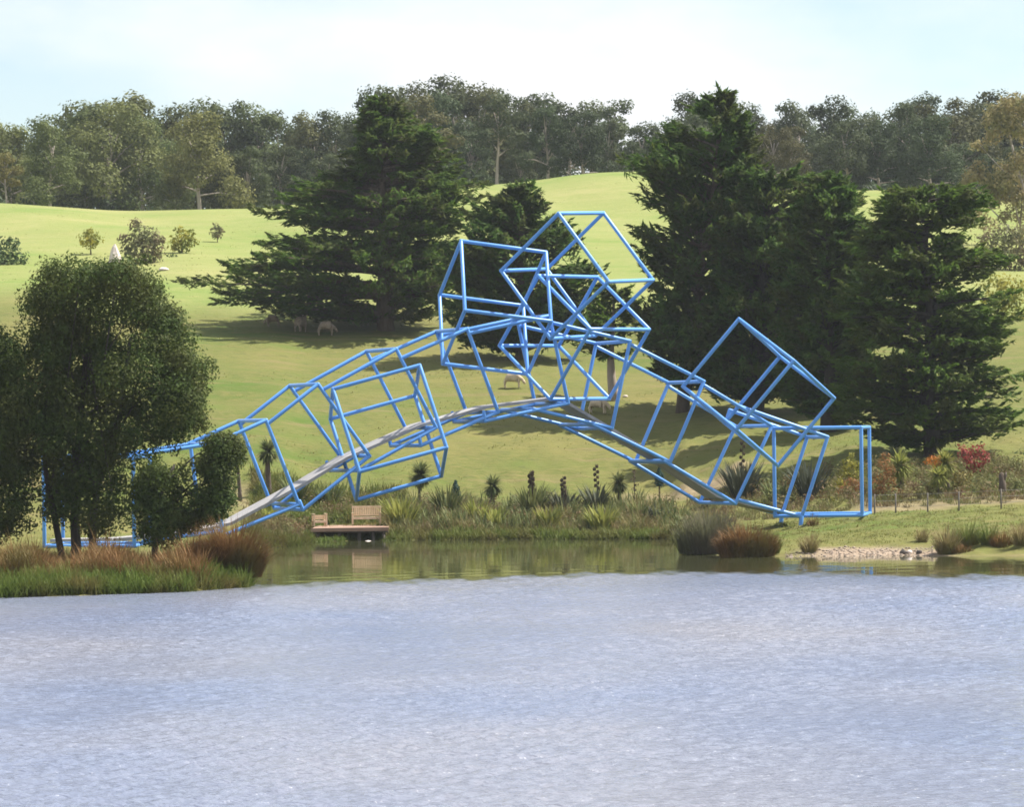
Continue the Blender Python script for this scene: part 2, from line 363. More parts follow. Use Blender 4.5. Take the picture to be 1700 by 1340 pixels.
upc = mixc(nt, big, (0.145, 0.210, 0.048), (0.275, 0.268, 0.108)); upc = mixc(nt, mid, upc, mixc(nt, fine, (0.160, 0.210, 0.052), (0.275, 0.268, 0.104)))
trk = noise(nt, 0.55, 4, 0.6, 'Object', 0.56, 0.66, (0.16, 1.3, 1)); trm = nt.nodes.new('ShaderNodeMath'); trm.operation = 'MULTIPLY'; trm.inputs[1].default_value = 0.55; nt.links.new(trk, trm.inputs[0])
low = mixc(nt, trm.outputs[0], low, (0.20, 0.155, 0.075)); upc = mixc(nt, trm.outputs[0], upc, (0.20, 0.225, 0.07))     # narrow sheep tracks along the slope
cc = mixc(nt, sep.outputs['Red'], low, upc)
cc = mixc(nt, sep.outputs['Green'], cc, mixc(nt, fine, (0.20, 0.145, 0.085), (0.30, 0.235, 0.15)))
cc = mixc(nt, sep.outputs['Blue'], cc, mixc(nt, noise(nt, 5, 5, .7), (0.22, 0.16, 0.115), (0.38, 0.30, 0.225)))
nt.links.new(cc, bs.inputs['Base Color']); bs.inputs['Roughness'].default_value = 0.95; bs.inputs['Specular IOR Level'].default_value = 0.1
bump(nt, bs, fine, 0.5, 0.12)
MAT['ground'] = m
me = raw_mesh('ground', V, quads.ravel(), np.arange(len(quads)) * 4, np.full(len(quads), 4), m, True)
px = 850 + FPX * V[:, 0] / V[:, 1]; yv = V[:, 1]; xv = V[:, 0]
wob = 3 * np.sin(xv * .21) + 2 * np.sin(xv * .47 + yv * .1) + 1.2 * np.sin(xv * 1.3 + 1)
def sm(a, b, t): t = np.clip((t - a) / (b - a), 0, 1); return t * t * (3 - 2 * t)
sun_tone = sm(268, 292, yv + wob)  # sun painted into the upper grass, lower slope kept dim as under cloud
band = lambda lo, hi, soft: sm(lo - soft, lo + soft, yv + .3 * wob) * (1 - sm(hi - soft, hi + soft, yv + .3 * wob))
rag = 0.5 + 0.5 * np.sin(xv * .9 + 1.7 * np.sin(yv * .8)) * np.sin(yv * 1.1 + xv * .35)
dirt = band(199, 212, 1.2) * sm(300, 380, px) * (1 - sm(700, 780, px)) * (.1 + .5 * rag)
dirt += band(208, 213, .8) * sm(1000, 1040, px) * (1 - sm(1220, 1260, px)) * (.5 + .5 * rag)
dirt += band(186, 190, 1.0) * sm(1380, 1440, px) * .7
gz_ = V[:, 2]
grav = ((gz_ > -.4) & (gz_ < 1)) * sm(1290, 1380, px) * (1 - sm(1540, 1600, px)) * (1 - sm(.16, .34, gz_ + .12 * (rag - .5))) * (yv < 190)
mud = ((yv < 206)) * (1 - sm(.0, .10, gz_)) * .25
cols = np.stack([sun_tone, np.clip(dirt + mud, 0, 1), np.clip(grav, 0, 1), np.ones_like(sun_tone)], 1)
ca = me.color_attributes.new('zones', 'FLOAT_COLOR', 'POINT'); ca.data.foreach_set('color', cols.astype(np.float32).ravel())
ground = link(bpy.data.objects.new('ground', me)); tag(ground, 'grassy hillside and lake banks rising to the crest', None, None, 'structure')

# ------------------------------------------------------------------ the water: wind ripples in the open lake, smooth in the lee of the bank
rg = np.random.RandomState(11)
us = np.concatenate([[-2.5, -1, -.4, -.25], np.linspace(-.165, .165, 300), [.25, .4, 1, 2.5]])
ys = np.concatenate([[-60, 0, 25, 45], np.arange(54, 150, .165), np.arange(150, 215, 1.0)])
U, YY = np.meshgrid(us, ys); XX = U * np.maximum(YY, 30)
x, y = XX.ravel(), YY.ravel()
pxw = 850 + FPX * x / np.maximum(y, 1)
yb = np.interp(pxw, [-500, 430, 870, 1120, 1400, 1700, 2500], [150, 140.5, 145.5, 147.5, 142.5, 138, 128]) + .5 * np.sin(x * .8) + .35 * np.sin(x * 2.3 + 1) + .2 * np.sin(x * 5.1)
inside = (np.abs(U.ravel()) < .166) & (y > 50)
amp = (1 - sm(-4.5, 1.2, y - yb + .9 * np.sin(x * 1.7 + y * .6) + .7 * np.sin(x * 3.9 - y * 1.1) + .5 * np.sin(x * 8.3 + y * .9))) * inside * (1 - 0.25 * sm(115, 140, y))
gust = 0.9 + 0.2 * np.sin(x * .13 + y * .05) + .25 * np.sin(x * .31 - y * .09 + 2) + .15 * np.sin(x * .07 + y * .4) 
z = np.zeros_like(x)
for k in range(60):
    lam = 0.28 * (0.75 / 0.28) ** rg.rand(); th = math.radians(-72 + 42 * rg.normal()); kk = 2 * math.pi / lam
    st = 0.031 * (0.7 + .6 * rg.rand())
    ph = (x * math.cos(th) + y * math.sin(th)) * kk + rg.rand() * 6.28
    z += st / kk * (np.sin(ph) + 0.25 * np.sin(2 * ph + .6))
z = z * amp * gust + inside * (1 - amp) * 0.0016 * (np.sin(x * 2.1 + y * 1.3) + np.sin(x * 1.1 - y * 2.2))
V = np.stack([x, y, z], 1); nr, nc = XX.shape
ii = (np.arange(nr - 1)[:, None] * nc + np.arange(nc - 1)[None]).ravel()
quads = np.stack([ii, ii + 1, ii + nc + 1, ii + nc], 1)
m, nt, bs = new_mat('lake_water')
rp = nt.nodes.new('ShaderNodeVertexColor'); rp.layer_name = 'ripple'                # 1 where the wind ruffles the surface
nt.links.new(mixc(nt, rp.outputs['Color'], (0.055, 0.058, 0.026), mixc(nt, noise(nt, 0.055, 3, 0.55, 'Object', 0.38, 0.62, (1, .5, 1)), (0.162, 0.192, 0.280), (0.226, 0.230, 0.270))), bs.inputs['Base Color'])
mr = nt.nodes.new('ShaderNodeMapRange'); mr.inputs['To Min'].default_value = 0.05; mr.inputs['To Max'].default_value = 0.17; nt.links.new(rp.outputs['Color'], mr.inputs['Value']); nt.links.new(mr.outputs['Result'], bs.inputs['Roughness'])
fr_ = noise(nt, 3.6, 3, 0.6, 'Object', 0.25, 0.75, (0.6, 1.5, 1)); bp = nt.nodes.new('ShaderNodeBump'); bp.inputs['Distance'].default_value = 0.10
ms = nt.nodes.new('ShaderNodeMath'); ms.operation = 'MULTIPLY'; ms.inputs[1].default_value = 0.95; nt.links.new(rp.outputs['Color'], ms.inputs[0]); nt.links.new(ms.outputs[0], bp.inputs['Strength'])
nt.links.new(fr_, bp.inputs['Height']); nt.links.new(bp.outputs['Normal'], bs.inputs['Normal'])
bs.inputs['IOR'].default_value = 1.333; bs.inputs['Specular IOR Level'].default_value = 0.5
me = raw_mesh('water', V, quads.ravel(), np.arange(len(quads)) * 4, np.full(len(quads), 4), m, True)
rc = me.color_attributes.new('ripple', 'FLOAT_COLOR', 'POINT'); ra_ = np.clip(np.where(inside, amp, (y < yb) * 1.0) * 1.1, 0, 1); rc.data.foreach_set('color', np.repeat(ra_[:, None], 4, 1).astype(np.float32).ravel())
tag(link(bpy.data.objects.new('water', me)), 'rippled lake with a smooth inlet under the bridge', None, None, 'structure')

# ------------------------------------------------------------------ the blue cube bridge
FRAMES=[('left end', [((-20.42, 170.33, 4.57), (-16.48, 169.99, 4.51)), ((-16.48, 169.99, 4.51), (-16.49, 169.99, 0.64)), ((-16.49, 169.99, 0.64), (-20.43, 170.33, 0.69)), ((-20.43, 170.33, 0.69), (-20.42, 170.33, 4.57)), ((-20.07, 174.32, 4.57), (-16.13, 173.97, 4.51)), ((-16.13, 173.97, 4.51), (-16.14, 173.97, 0.64)), ((-16.14, 173.97, 0.64), (-20.08, 174.32, 0.69)), ((-20.08, 174.32, 0.69), (-20.07, 174.32, 4.57)), ((-20.42, 170.33, 4.57), (-20.07, 174.32, 4.57)), ((-16.48, 169.99, 4.51), (-16.13, 173.97, 4.51)), ((-16.49, 169.99, 0.64), (-16.14, 173.97, 0.64)), ((-20.43, 170.33, 0.69), (-20.08, 174.32, 0.69))]), ('L2', [((-16.46, 169.99, 4.56), (-13.16, 171.06, 5.03)), ((-13.16, 171.06, 5.03), (-12.75, 171.19, 1.2)), ((-12.75, 171.19, 1.2), (-16.1, 170.1, 0.84)), ((-17.69, 173.79, 4.56), (-14.39, 174.86, 5.03)), ((-14.39, 174.86, 5.03), (-13.99, 174.99, 1.2)), ((-13.99, 174.99, 1.2), (-17.34, 173.9, 0.84)), ((-13.16, 171.06, 5.03), (-14.39, 174.86, 5.03)), ((-12.75, 171.19, 1.2), (-13.99, 174.99, 1.2))]), ('C1', [((-13.16, 171.06, 4.97), (-10.81, 171.98, 6.02)), ((-12.6, 171.28, 1.04), (-9.46, 172.51, 2.29)), ((-10.81, 171.98, 6.02), (-9.46, 172.51, 2.29)), ((-14.62, 174.78, 4.97), (-12.27, 175.71, 6.02)), ((-14.07, 175.0, 1.04), (-10.93, 176.23, 2.29)), ((-12.27, 175.71, 6.02), (-10.93, 176.23, 2.29)), ((-10.81, 171.98, 6.02), (-12.27, 175.71, 6.02)), ((-9.46, 172.51, 2.29), (-10.93, 176.23, 2.29))]), ('C2', [((-10.7, 172.03, 5.9), (-8.55, 172.87, 7.58)), ((-8.55, 172.87, 7.58), (-6.36, 173.73, 4.37)), ((-9.29, 172.58, 2.05), (-6.36, 173.73, 4.37)), ((-9.29, 172.58, 2.05), (-9.43, 172.53, 2.43)), ((-12.16, 175.75, 5.9), (-10.01, 176.59, 7.58)), ((-10.01, 176.59, 7.58), (-7.83, 177.45, 4.37)), ((-10.76, 176.3, 2.05), (-7.83, 177.45, 4.37)), ((-10.76, 176.3, 2.05), (-10.89, 176.25, 2.43)), ((-8.55, 172.87, 7.58), (-10.01, 176.59, 7.58)), ((-6.36, 173.73, 4.37), (-7.83, 177.45, 4.37)), ((-9.29, 172.58, 2.05), (-10.76, 176.3, 2.05))]), ('C3', [((-8.27, 172.98, 7.38), (-5.11, 174.22, 9.11)), ((-5.11, 174.22, 9.11), (-3.41, 174.9, 5.59)), ((-6.81, 173.55, 3.73), (-3.41, 174.9, 5.59)), ((-6.81, 173.55, 3.73), (-6.96, 173.5, 4.1)), ((-9.73, 176.71, 7.38), (-6.58, 177.95, 9.11)), ((-6.58, 177.95, 9.11), (-4.87, 178.62, 5.59)), ((-8.28, 177.28, 3.73), (-4.87, 178.62, 5.59)), ((-8.28, 177.28, 3.73), (-8.42, 177.22, 4.1)), ((-5.11, 174.22, 9.11), (-6.58, 177.95, 9.11)), ((-3.41, 174.9, 5.59), (-4.87, 178.62, 5.59)), ((-6.81, 173.55, 3.73), (-8.28, 177.28, 3.73))]), ('C4', [((-4.86, 174.32, 8.72), (-1.95, 175.47, 9.99)), ((-1.95, 175.47, 9.99), (-0.63, 175.99, 6.25)), ((-4.09, 174.63, 4.8), (-0.63, 175.99, 6.25)), ((-4.09, 174.63, 4.8), (-4.16, 174.6, 5.19)), ((-6.33, 178.04, 8.72), (-3.41, 179.19, 9.99)), ((-3.41, 179.19, 9.99), (-2.09, 179.71, 6.25)), ((-5.55, 178.35, 4.8), (-2.09, 179.71, 6.25)), ((-5.55, 178.35, 4.8), (-5.63, 178.32, 5.19)), ((-1.95, 175.47, 9.99), (-3.41, 179.19, 9.99)), ((-0.63, 175.99, 6.25), (-2.09, 179.71, 6.25)), ((-4.09, 174.63, 4.8), (-5.55, 178.35, 4.8))]), ('C5', [((-1.84, 175.51, 9.8), (1.76, 176.93, 10.56)), ((1.76, 176.93, 10.56), (2.54, 177.23, 6.6)), ((-1.21, 175.76, 5.85), (2.54, 177.23, 6.6)), ((-1.21, 175.76, 5.85), (-1.27, 175.74, 6.25)), ((-3.31, 179.23, 9.8), (0.3, 180.65, 10.56)), ((0.3, 180.65, 10.56), (1.07, 180.96, 6.6)), ((-2.67, 179.48, 5.85), (1.07, 180.96, 6.6)), ((-2.67, 179.48, 5.85), (-2.74, 179.46, 6.25)), ((1.76, 176.93, 10.56), (0.3, 180.65, 10.56)), ((2.54, 177.23, 6.6), (1.07, 180.96, 6.6)), ((-1.21, 175.76, 5.85), (-2.67, 179.48, 5.85))]), ('C6', [((1.91, 176.99, 10.24), (5.42, 178.37, 9.39)), ((5.42, 178.37, 9.39), (4.53, 178.02, 5.45)), ((0.97, 176.62, 6.36), (4.53, 178.02, 5.45)), ((0.44, 180.71, 10.24), (3.96, 182.09, 9.39)), ((3.96, 182.09, 9.39), (3.06, 181.74, 5.45)), ((-0.49, 180.34, 6.36), (3.06, 181.74, 5.45)), ((5.42, 178.37, 9.39), (3.96, 182.09, 9.39)), ((4.53, 178.02, 5.45), (3.06, 181.74, 5.45)), ((0.97, 176.62, 6.36), (-0.49, 180.34, 6.36))]), ('C7', [((5.44, 178.38, 9.24), (8.82, 179.71, 7.52)), ((8.82, 179.71, 7.52), (7.19, 179.07, 3.85)), ((3.65, 177.67, 5.63), (7.19, 179.07, 3.85)), ((3.97, 182.1, 9.24), (7.36, 183.43, 7.52)), ((7.36, 183.43, 7.52), (5.72, 182.79, 3.85)), ((2.18, 181.39, 5.63), (5.72, 182.79, 3.85)), ((8.82, 179.71, 7.52), (7.36, 183.43, 7.52)), ((7.19, 179.07, 3.85), (5.72, 182.79, 3.85)), ((3.65, 177.67, 5.63), (2.18, 181.39, 5.63))]), ('C8', [((8.86, 179.72, 7.32), (11.99, 180.96, 5.43)), ((11.99, 180.96, 5.43), (10.21, 180.26, 1.88)), ((6.92, 178.96, 3.9), (10.21, 180.26, 1.88)), ((7.4, 183.45, 7.32), (10.53, 184.68, 5.43)), ((10.53, 184.68, 5.43), (8.75, 183.98, 1.88)), ((5.46, 182.68, 3.9), (8.75, 183.98, 1.88)), ((11.99, 180.96, 5.43), (10.53, 184.68, 5.43)), ((10.21, 180.26, 1.88), (8.75, 183.98, 1.88)), ((6.92, 178.96, 3.9), (5.46, 182.68, 3.9))]), ('C9', [((10.44, 180.45, 6.37), (14.57, 181.12, 4.87)), ((14.57, 181.12, 4.87), (13.3, 180.92, 1.21)), ((10.36, 180.43, 2.04), (13.3, 180.92, 1.21)), ((10.25, 184.47, 6.2), (13.93, 185.07, 4.87)), ((13.93, 185.07, 4.87), (12.66, 184.86, 1.21)), ((9.72, 184.38, 2.04), (12.66, 184.86, 1.21)), ((14.57, 181.12, 4.87), (13.93, 185.07, 4.87)), ((13.3, 180.92, 1.21), (12.66, 184.86, 1.21)), ((10.25, 184.47, 6.2), (10.09, 184.44, 5.73))]), ('C10', [((12.1, 181.3, 5.31), (16.08, 180.57, 5.29)), ((16.08, 180.57, 5.29), (16.06, 180.57, 1.24)), ((16.06, 180.57, 1.24), (12.09, 181.3, 1.24)), ((12.09, 181.3, 1.24), (12.1, 181.3, 5.31)), ((12.83, 185.24, 5.31), (16.81, 184.5, 5.29)), ((16.81, 184.5, 5.29), (16.79, 184.5, 1.24)), ((16.79, 184.5, 1.24), (12.82, 185.24, 1.24)), ((12.1, 181.3, 5.31), (12.83, 185.24, 5.31)), ((16.08, 180.57, 5.29), (16.81, 184.5, 5.29)), ((16.06, 180.57, 1.24), (16.79, 184.5, 1.24)), ((12.09, 181.3, 1.24), (12.82, 185.24, 1.24))]), ('B1', [((-7.88, 172.49, 7.35), (-4.06, 173.15, 8.35)), ((-7.88, 172.49, 7.35), (-6.72, 171.33, 3.7)), ((-7.88, 172.49, 7.35), (-8.19, 176.26, 6.05)), ((-8.19, 176.26, 6.05), (-4.38, 176.92, 7.05)), ((-8.19, 176.26, 6.05), (-7.03, 175.1, 2.4)), ((-6.72, 171.33, 3.7), (-2.91, 171.99, 4.7)), ((-6.72, 171.33, 3.7), (-7.03, 175.1, 2.4)), ((-7.03, 175.1, 2.4), (-3.22, 175.76, 3.41)), ((-4.06, 173.15, 8.35), (-2.91, 171.99, 4.7)), ((-4.06, 173.15, 8.35), (-4.38, 176.92, 7.05)), ((-4.38, 176.92, 7.05), (-3.22, 175.76, 3.41)), ((-2.91, 171.99, 4.7), (-3.22, 175.76, 3.41))]), ('B2', [((-2.19, 177.31, 14.03), (1.66, 178.26, 13.5)), ((-2.19, 177.31, 14.03), (-2.04, 174.94, 10.81)), ((-2.19, 177.31, 14.03), (-3.26, 180.39, 11.71)), ((-3.26, 180.39, 11.71), (0.59, 181.34, 11.18)), ((-3.26, 180.39, 11.71), (-3.12, 178.02, 8.49)), ((-2.04, 174.94, 10.81), (1.81, 175.89, 10.29)), ((-2.04, 174.94, 10.81), (-3.12, 178.02, 8.49)), ((-3.12, 178.02, 8.49), (0.74, 178.96, 7.97)), ((1.66, 178.26, 13.5), (1.81, 175.89, 10.29)), ((1.66, 178.26, 13.5), (0.59, 181.34, 11.18)), ((0.59, 181.34, 11.18), (0.74, 178.96, 7.97)), ((1.81, 175.89, 10.29), (0.74, 178.96, 7.97))]), ('B3', [((2.22, 175.68, 15.12), (4.32, 179.08, 15.3)), ((2.22, 175.68, 15.12), (-0.4, 177.43, 12.66)), ((2.22, 175.68, 15.12), (4.39, 174.51, 11.97)), ((4.39, 174.51, 11.97), (6.49, 177.9, 12.15)), ((4.39, 174.51, 11.97), (1.77, 176.26, 9.51)), ((-0.4, 177.43, 12.66), (1.7, 180.83, 12.84)), ((-0.4, 177.43, 12.66), (1.77, 176.26, 9.51)), ((1.77, 176.26, 9.51), (3.87, 179.66, 9.69)), ((4.32, 179.08, 15.3), (1.7, 180.83, 12.84)), ((4.32, 179.08, 15.3), (6.49, 177.9, 12.15)), ((6.49, 177.9, 12.15), (3.87, 179.66, 9.69)), ((1.7, 180.83, 12.84), (3.87, 179.66, 9.69))]), ('B4', [((10.38, 177.96, 10.31), (7.78, 178.03, 7.28)), ((10.38, 177.96, 10.31), (12.64, 175.32, 8.33)), ((10.38, 177.96, 10.31), (12.42, 180.96, 8.63)), ((12.42, 180.96, 8.63), (9.82, 181.03, 5.6)), ((12.42, 180.96, 8.63), (14.67, 178.32, 6.65)), ((12.64, 175.32, 8.33), (10.03, 175.39, 5.29)), ((12.64, 175.32, 8.33), (14.67, 178.32, 6.65)), ((14.67, 178.32, 6.65), (12.07, 178.39, 3.61)), ((7.78, 178.03, 7.28), (10.03, 175.39, 5.29)), ((7.78, 178.03, 7.28), (9.82, 181.03, 5.6)), ((9.82, 181.03, 5.6), (12.07, 178.39, 3.61)), ((10.03, 175.39, 5.29), (12.07, 178.39, 3.61))]), ('B5', [((1.29, 177.54, 12.41), (4.03, 180.45, 12.42)), ((1.29, 177.54, 12.41), (3.56, 175.42, 9.89)), ((1.29, 177.54, 12.41), (-0.53, 179.28, 9.3)), ((-0.53, 179.28, 9.3), (2.21, 182.19, 9.31)), ((-0.53, 179.28, 9.3), (1.74, 177.15, 6.78)), ((3.56, 175.42, 9.89), (6.3, 178.33, 9.91)), ((3.56, 175.42, 9.89), (1.74, 177.15, 6.78)), ((1.74, 177.15, 6.78), (4.48, 180.06, 6.8)), ((4.03, 180.45, 12.42), (6.3, 178.33, 9.91)), ((4.03, 180.45, 12.42), (2.21, 182.19, 9.31)), ((2.21, 182.19, 9.31), (4.48, 180.06, 6.8)), ((6.3, 178.33, 9.91), (4.48, 180.06, 6.8))])]
LEGS=[((13.3, 180.92, 1.21), (13.21, 180.9, 0.63)), ((12.66, 184.86, 1.21), (12.56, 184.85, 0.63))]
DECK_L=[(-20.24, 172.32, 0.79), (-17.56, 172.09, 0.8), (-14.7, 172.66, 0.98), (-12.7, 173.39, 1.39), (-9.3, 174.73, 3.18), (-7.59, 175.4, 4.2), (-4.31, 176.69, 5.6), (-1.37, 177.85, 6.38), (1.88, 179.12, 6.75)]
DECK_R=[(1.88, 179.12, 6.75), (6.5, 180.94, 3.93), (9.17, 181.99, 2.12), (10.87, 182.54, 1.63), (12.91, 182.88, 1.17)]
AXN=((0.37, -0.93, 0.0),)
bridge = empty('cube_bridge', FRAMES[0][1][0][0][:2] + (0.6,))
tag(bridge, 'bright blue steel bridge of tumbling open cube frames arching over the inlet', 'bridge sculpture')
R_T = 0.086
def tube_part(a, b, parent, name='tube', r=R_T):
    a, b = np.array(a), np.array(b); o0 = np.array(bridge.location)
    d = (b - a) / np.linalg.norm(b - a)
    pts = [a - d * r * .95, a - d * r * .72, a, b, b + d * r * .72, b + d * r * .95]
    mb = MB(); mb.tube(np.array(pts) - o0, [r * .45, r * .78, r, r, r * .78, r * .45], 10)
    return mb.build(name, MAT['blue'], parent, True)
FRAME_LABEL = {'B1': 'tilted free cube hanging on the near side left of centre', 'B2': 'cube standing at the left of the crown', 'B3': 'topmost cube balanced on one corner',
               'B5': 'cube on its corner below the topmost one', 'B4': 'cube tilted like a diamond over the right half', 'left end': 'level cube on the left bank behind the trees', 'C10': 'level cube on the right bank'}
bridge.location = Vector(bridge.location)
bpy.context.view_layer.update()
for lab, tubes in FRAMES:
    fr = empty('cube_frame', (0, 0, 0), bridge)
    if lab in FRAME_LABEL: fr['label'] = FRAME_LABEL[lab]
    for a, b in tubes: tube_part(a, b, fr)
for a, b in LEGS: tube_part(a, tuple(np.array(b) - np.array([0, 0, .15])), bridge, 'support_leg', .1)
axn = np.array(AXN[0])                                                 # across the bridge, towards the lake
def deck_run(pts):
    pts = np.array(pts); o0 = np.array(bridge.location)
    for a, b in zip(pts[:-1], pts[1:]):
        d = (b - a); d[:] = d / np.linalg.norm(d); w = axn - d * (axn @ d); w /= np.linalg.norm(w); u = np.cross(w, d); u *= np.sign(u[2])
        mb = MB(); mb.box((a + b) / 2 + u * .10 - o0, (np.linalg.norm(b - a) + .06, 1.5, .13), np.stack([d, w, u], 1))
        mb.build('walkway', MAT['walkway'], bridge)
deck_run(DECK_L); deck_run(DECK_R)

# ------------------------------------------------------------------ trees
def thing(name, label, cat, loc, group=None):
    o = empty(name, tuple(float(v) for v in loc)); tag(o, label, cat, group); return o

def cypress(name, label, base_px, base_py, apex_py, outline, n_limb, seed, mat, up=(0.15, 0.5), card=(0.5, 0.15), dens=1.0, group=None, trunk_r=0.45, lean=0.0, Y=None, plate=0.55, clear=0.1, depth=0.85, trunk_mat='bark', twig=6.0):
    """a spreading conifer: trunk, limbs in uneven tiers, sprays of foliage along them. outline = (photo row, left extent px, right extent px)"""
    g = hit(base_px, base_py) if Y is None else None
    if Y is not None:
        p = at(base_px, base_py, Y); g = np.array([p[0], p[1], h1(p[0], p[1])])
    s = ppm(g[1]); Hh = (HC + (horizon(base_px) - apex_py) / s) - g[2]
    rg = np.random.RandomState(seed)
    oy = np.array([HC + (horizon(base_px) - o[0]) / s - g[2] for o in outline]); oL = np.array([o[1] / s for o in outline]); oR = np.array([o[2] / s for o in outline])
    oL = np.maximum(oL + lean * oy, .12); oR = np.maximum(oR - lean * oy, .12); order = np.argsort(oy); oy, oL, oR = oy[order], oL[order], oR[order]
    root = thing(name, label, 'tree', g - np.array([0, 0, .05]), group)
    mb = MB(); k = 9; tz = np.linspace(-.3, Hh * .96, k)
    tx = lean * tz + 0.12 * np.sin(tz * .9 + seed); ty = 0.12 * np.cos(tz * .7 + seed)
    mb.tube(np.stack([tx, ty, tz], 1), trunk_r * (1 - .93 * (np.arange(k) / (k - 1)) ** .8) + .02, 9)
    cs, ns, ds, ls = [], [], [], []
    for i in range(n_limb):
        f = (i + rg.rand()) / n_limb
        z0 = oy[0] + (oy[-1] - oy[0]) * (1 - (1 - f) ** 1.12)
        phi = rg.rand() * 6.283
        if rg.rand() < .45: phi = (0 if rg.rand() < .5 else math.pi) + .45 * rg.normal()
        w = (1 - math.cos(phi)) / 2                                     # 0 right .. 1 left
        ext = np.interp(z0, oy, oR) * (1 - w) + np.interp(z0, oy, oL) * w
        ext *= (1 - (1 - depth) * abs(math.sin(phi))) * (0.68 + 0.38 * rg.rand())
        if ext < 0.25: ext = 0.25 + .2 * rg.rand()
        el = up[0] + (up[1] - up[0]) * rg.rand()
        rise = ext * math.tan(el) * 0.6
        zs_ = max(z0 - rise, clear * Hh * (.6 + .4 * rg.rand()) * .5)
        n = 7; t = np.linspace(0, 1, n)
        r_ = ext * t; zz = zs_ + (z0 - zs_) * (t ** .8) - 0.04 * ext * t * t
        bx = np.interp(zs_, tz, tx); by = np.interp(zs_, tz, ty)
        wob = 0.07 * ext * np.sin(t * 4 + rg.rand() * 6)
        P = np.stack([bx + r_ * math.cos(phi) - wob * math.sin(phi), by + r_ * math.sin(phi) + wob * math.cos(phi), zz], 1)
        mb.tube(P, np.linspace(max(.03, trunk_r * .28 * min(1, ext / 4)), .012, n), 5, False)
        # tufts of sprays along the limb and its side twigs
        o = np.array([math.cos(phi), math.sin(phi), 0.0]); sd = np.array([-math.sin(phi), math.cos(phi), 0.0])
        K = int(3 + dens * 2.7 * ext)
        uu = np.clip(.22 + .84 * (np.arange(K) + rg.rand(K)) / K, 0, 1)
        half = (.16 + .42 * np.sin(np.pi * np.clip(uu, 0, 1) ** 1.3)) * min(ext, 5) * .55
        la = (rg.rand(K) * 2 - 1) * half
        N0 = np.stack([np.interp(uu, t, P[:, j]) for j in range(3)], 1) + sd * la[:, None]
        N0[:, 2] += np.abs(la) * math.tan(el) * .3 + plate * .55 * (rg.rand(K) - .45)
        for j in range(K):
            if ext > 2 and abs(la[j]) > .5: mb.tube([N0[j] - sd * la[j] - o * abs(la[j]) * .5, N0[j]], [.025, .01], 4, False)
        k_ = 24
        rr_ = (.26 + .32 * rg.rand(K)) * (.75 + .12 * min(ext, 4))
        dv = o * .85 + sd * (np.sign(la) * .5 * (1 - uu))[:, None] + .22 * rg.normal(size=(K, 3)); dv[:, 2] = math.tan(el) * .9 + .10 + .14 * rg.normal(size=K); dv = nrm(dv)
        s_ = rg.rand(K, k_, 1) ** .9
        v = rg.normal(size=(K, k_, 3)); v /= np.linalg.norm(v, axis=2, keepdims=True) + 1e-9
        q = N0[:, None] + dv[:, None] * (s_ * 2.3 - .5) * rr_[:, None, None] + v * np.array([1, 1, .55 + .4 * math.sin(el)]) * (1.02 - s_) * rr_[:, None, None] * .85
        dirv = dv[:, None] + v * .40 * (1.05 - s_) + .14 * rg.normal(size=v.shape)
        nn = np.array([0, 0, .8]) + v * .65 + .38 * rg.normal(size=v.shape)
        cs.append(q.reshape(-1, 3)); ns.append(nrm(nn.reshape(-1, 3))); ds.append(dirv.reshape(-1, 3)); ls.append(card[0] * (.5 + .85 * rg.rand(K * k_)))
    mb.build('trunk', MAT[trunk_mat], root, True)
    c, nn, d, l = map(np.concatenate, (cs, ns, ds, ls))
    cr = leaf_mesh('crown', c, nn, nrm(d), l, l * card[1] / card[0], MAT[mat])
    link(bpy.data.objects.new('crown', cr), root)
    return root, len(c)

tot = 0
r, n = cypress('cypress_tree', 'huge cypress with wide flat tiers, lowest limbs spreading far left over shaded grass', 640, 548, 163,
    [(165, 4, 6), (180, 22, 30), (205, 35, 62), (240, 58, 105), (270, 62, 110), (285, 85, 120), (305, 140, 168), (330, 200, 158), (345, 195, 130), (370, 150, 140), (390, 180, 110), (408, 290, 105), (430, 290, 110), (455, 335, 130), (470, 330, 130), (492, 262, 120), (512, 160, 100), (528, 70, 110)], 225, 3, 'cypress', up=(0.0, 0.26), dens=1.15, trunk_r=.62, plate=.85, clear=.1); tot += n
r, n = cypress('cypress_tree', 'rounded bushy cypress standing behind the cubes at the crown of the bridge', 868, 596, 308,
    [(310, 6, 8), (330, 40, 22), (350, 75, 40), (380, 110, 70), (400, 120, 110), (430, 130, 138), (470, 135, 120), (510, 138, 110), (540, 120, 120), (565, 90, 110)], 140, 5, 'cypress_dark', up=(0.25, .75), card=(.5, .17), dens=1.25, trunk_r=.45, plate=.9); tot += n
r, n = cypress('cypress_tree', 'tall spiky-topped cypress with upswept sprays, right of the topmost cube', 1130, 684, 158,
    [(160, -72, 84), (185, -25, 100), (205, 15, 120), (222, 8, 125), (250, 42, 140), (275, 74, 140), (300, 40, 132), (330, 44, 140), (360, 36, 150), (385, 74, 155), (420, 52, 165), (470, 46, 180), (520, 62, 190), (560, 70, 190), (600, 50, 170), (635, 20, 110)], 215, 8, 'cypress_dark', up=(.35, .95), card=(.55, .15), dens=1.1, trunk_r=.42, plate=.8, lean=.155, trunk_mat='bark', clear=.22); tot += n
r, n = cypress('cypress_tree', 'small thin cypress with a bare pale trunk seen through the cubes under the crown', 1018, 664, 470,
    [(475, 4, 5), (495, 30, 30), (520, 55, 50), (550, 60, 65), (575, 50, 60), (590, 25, 40)], 38, 9, 'cypress', up=(.2, .6), dens=.75, trunk_r=.36, plate=.5, trunk_mat='pale_bark', clear=.4); tot += n
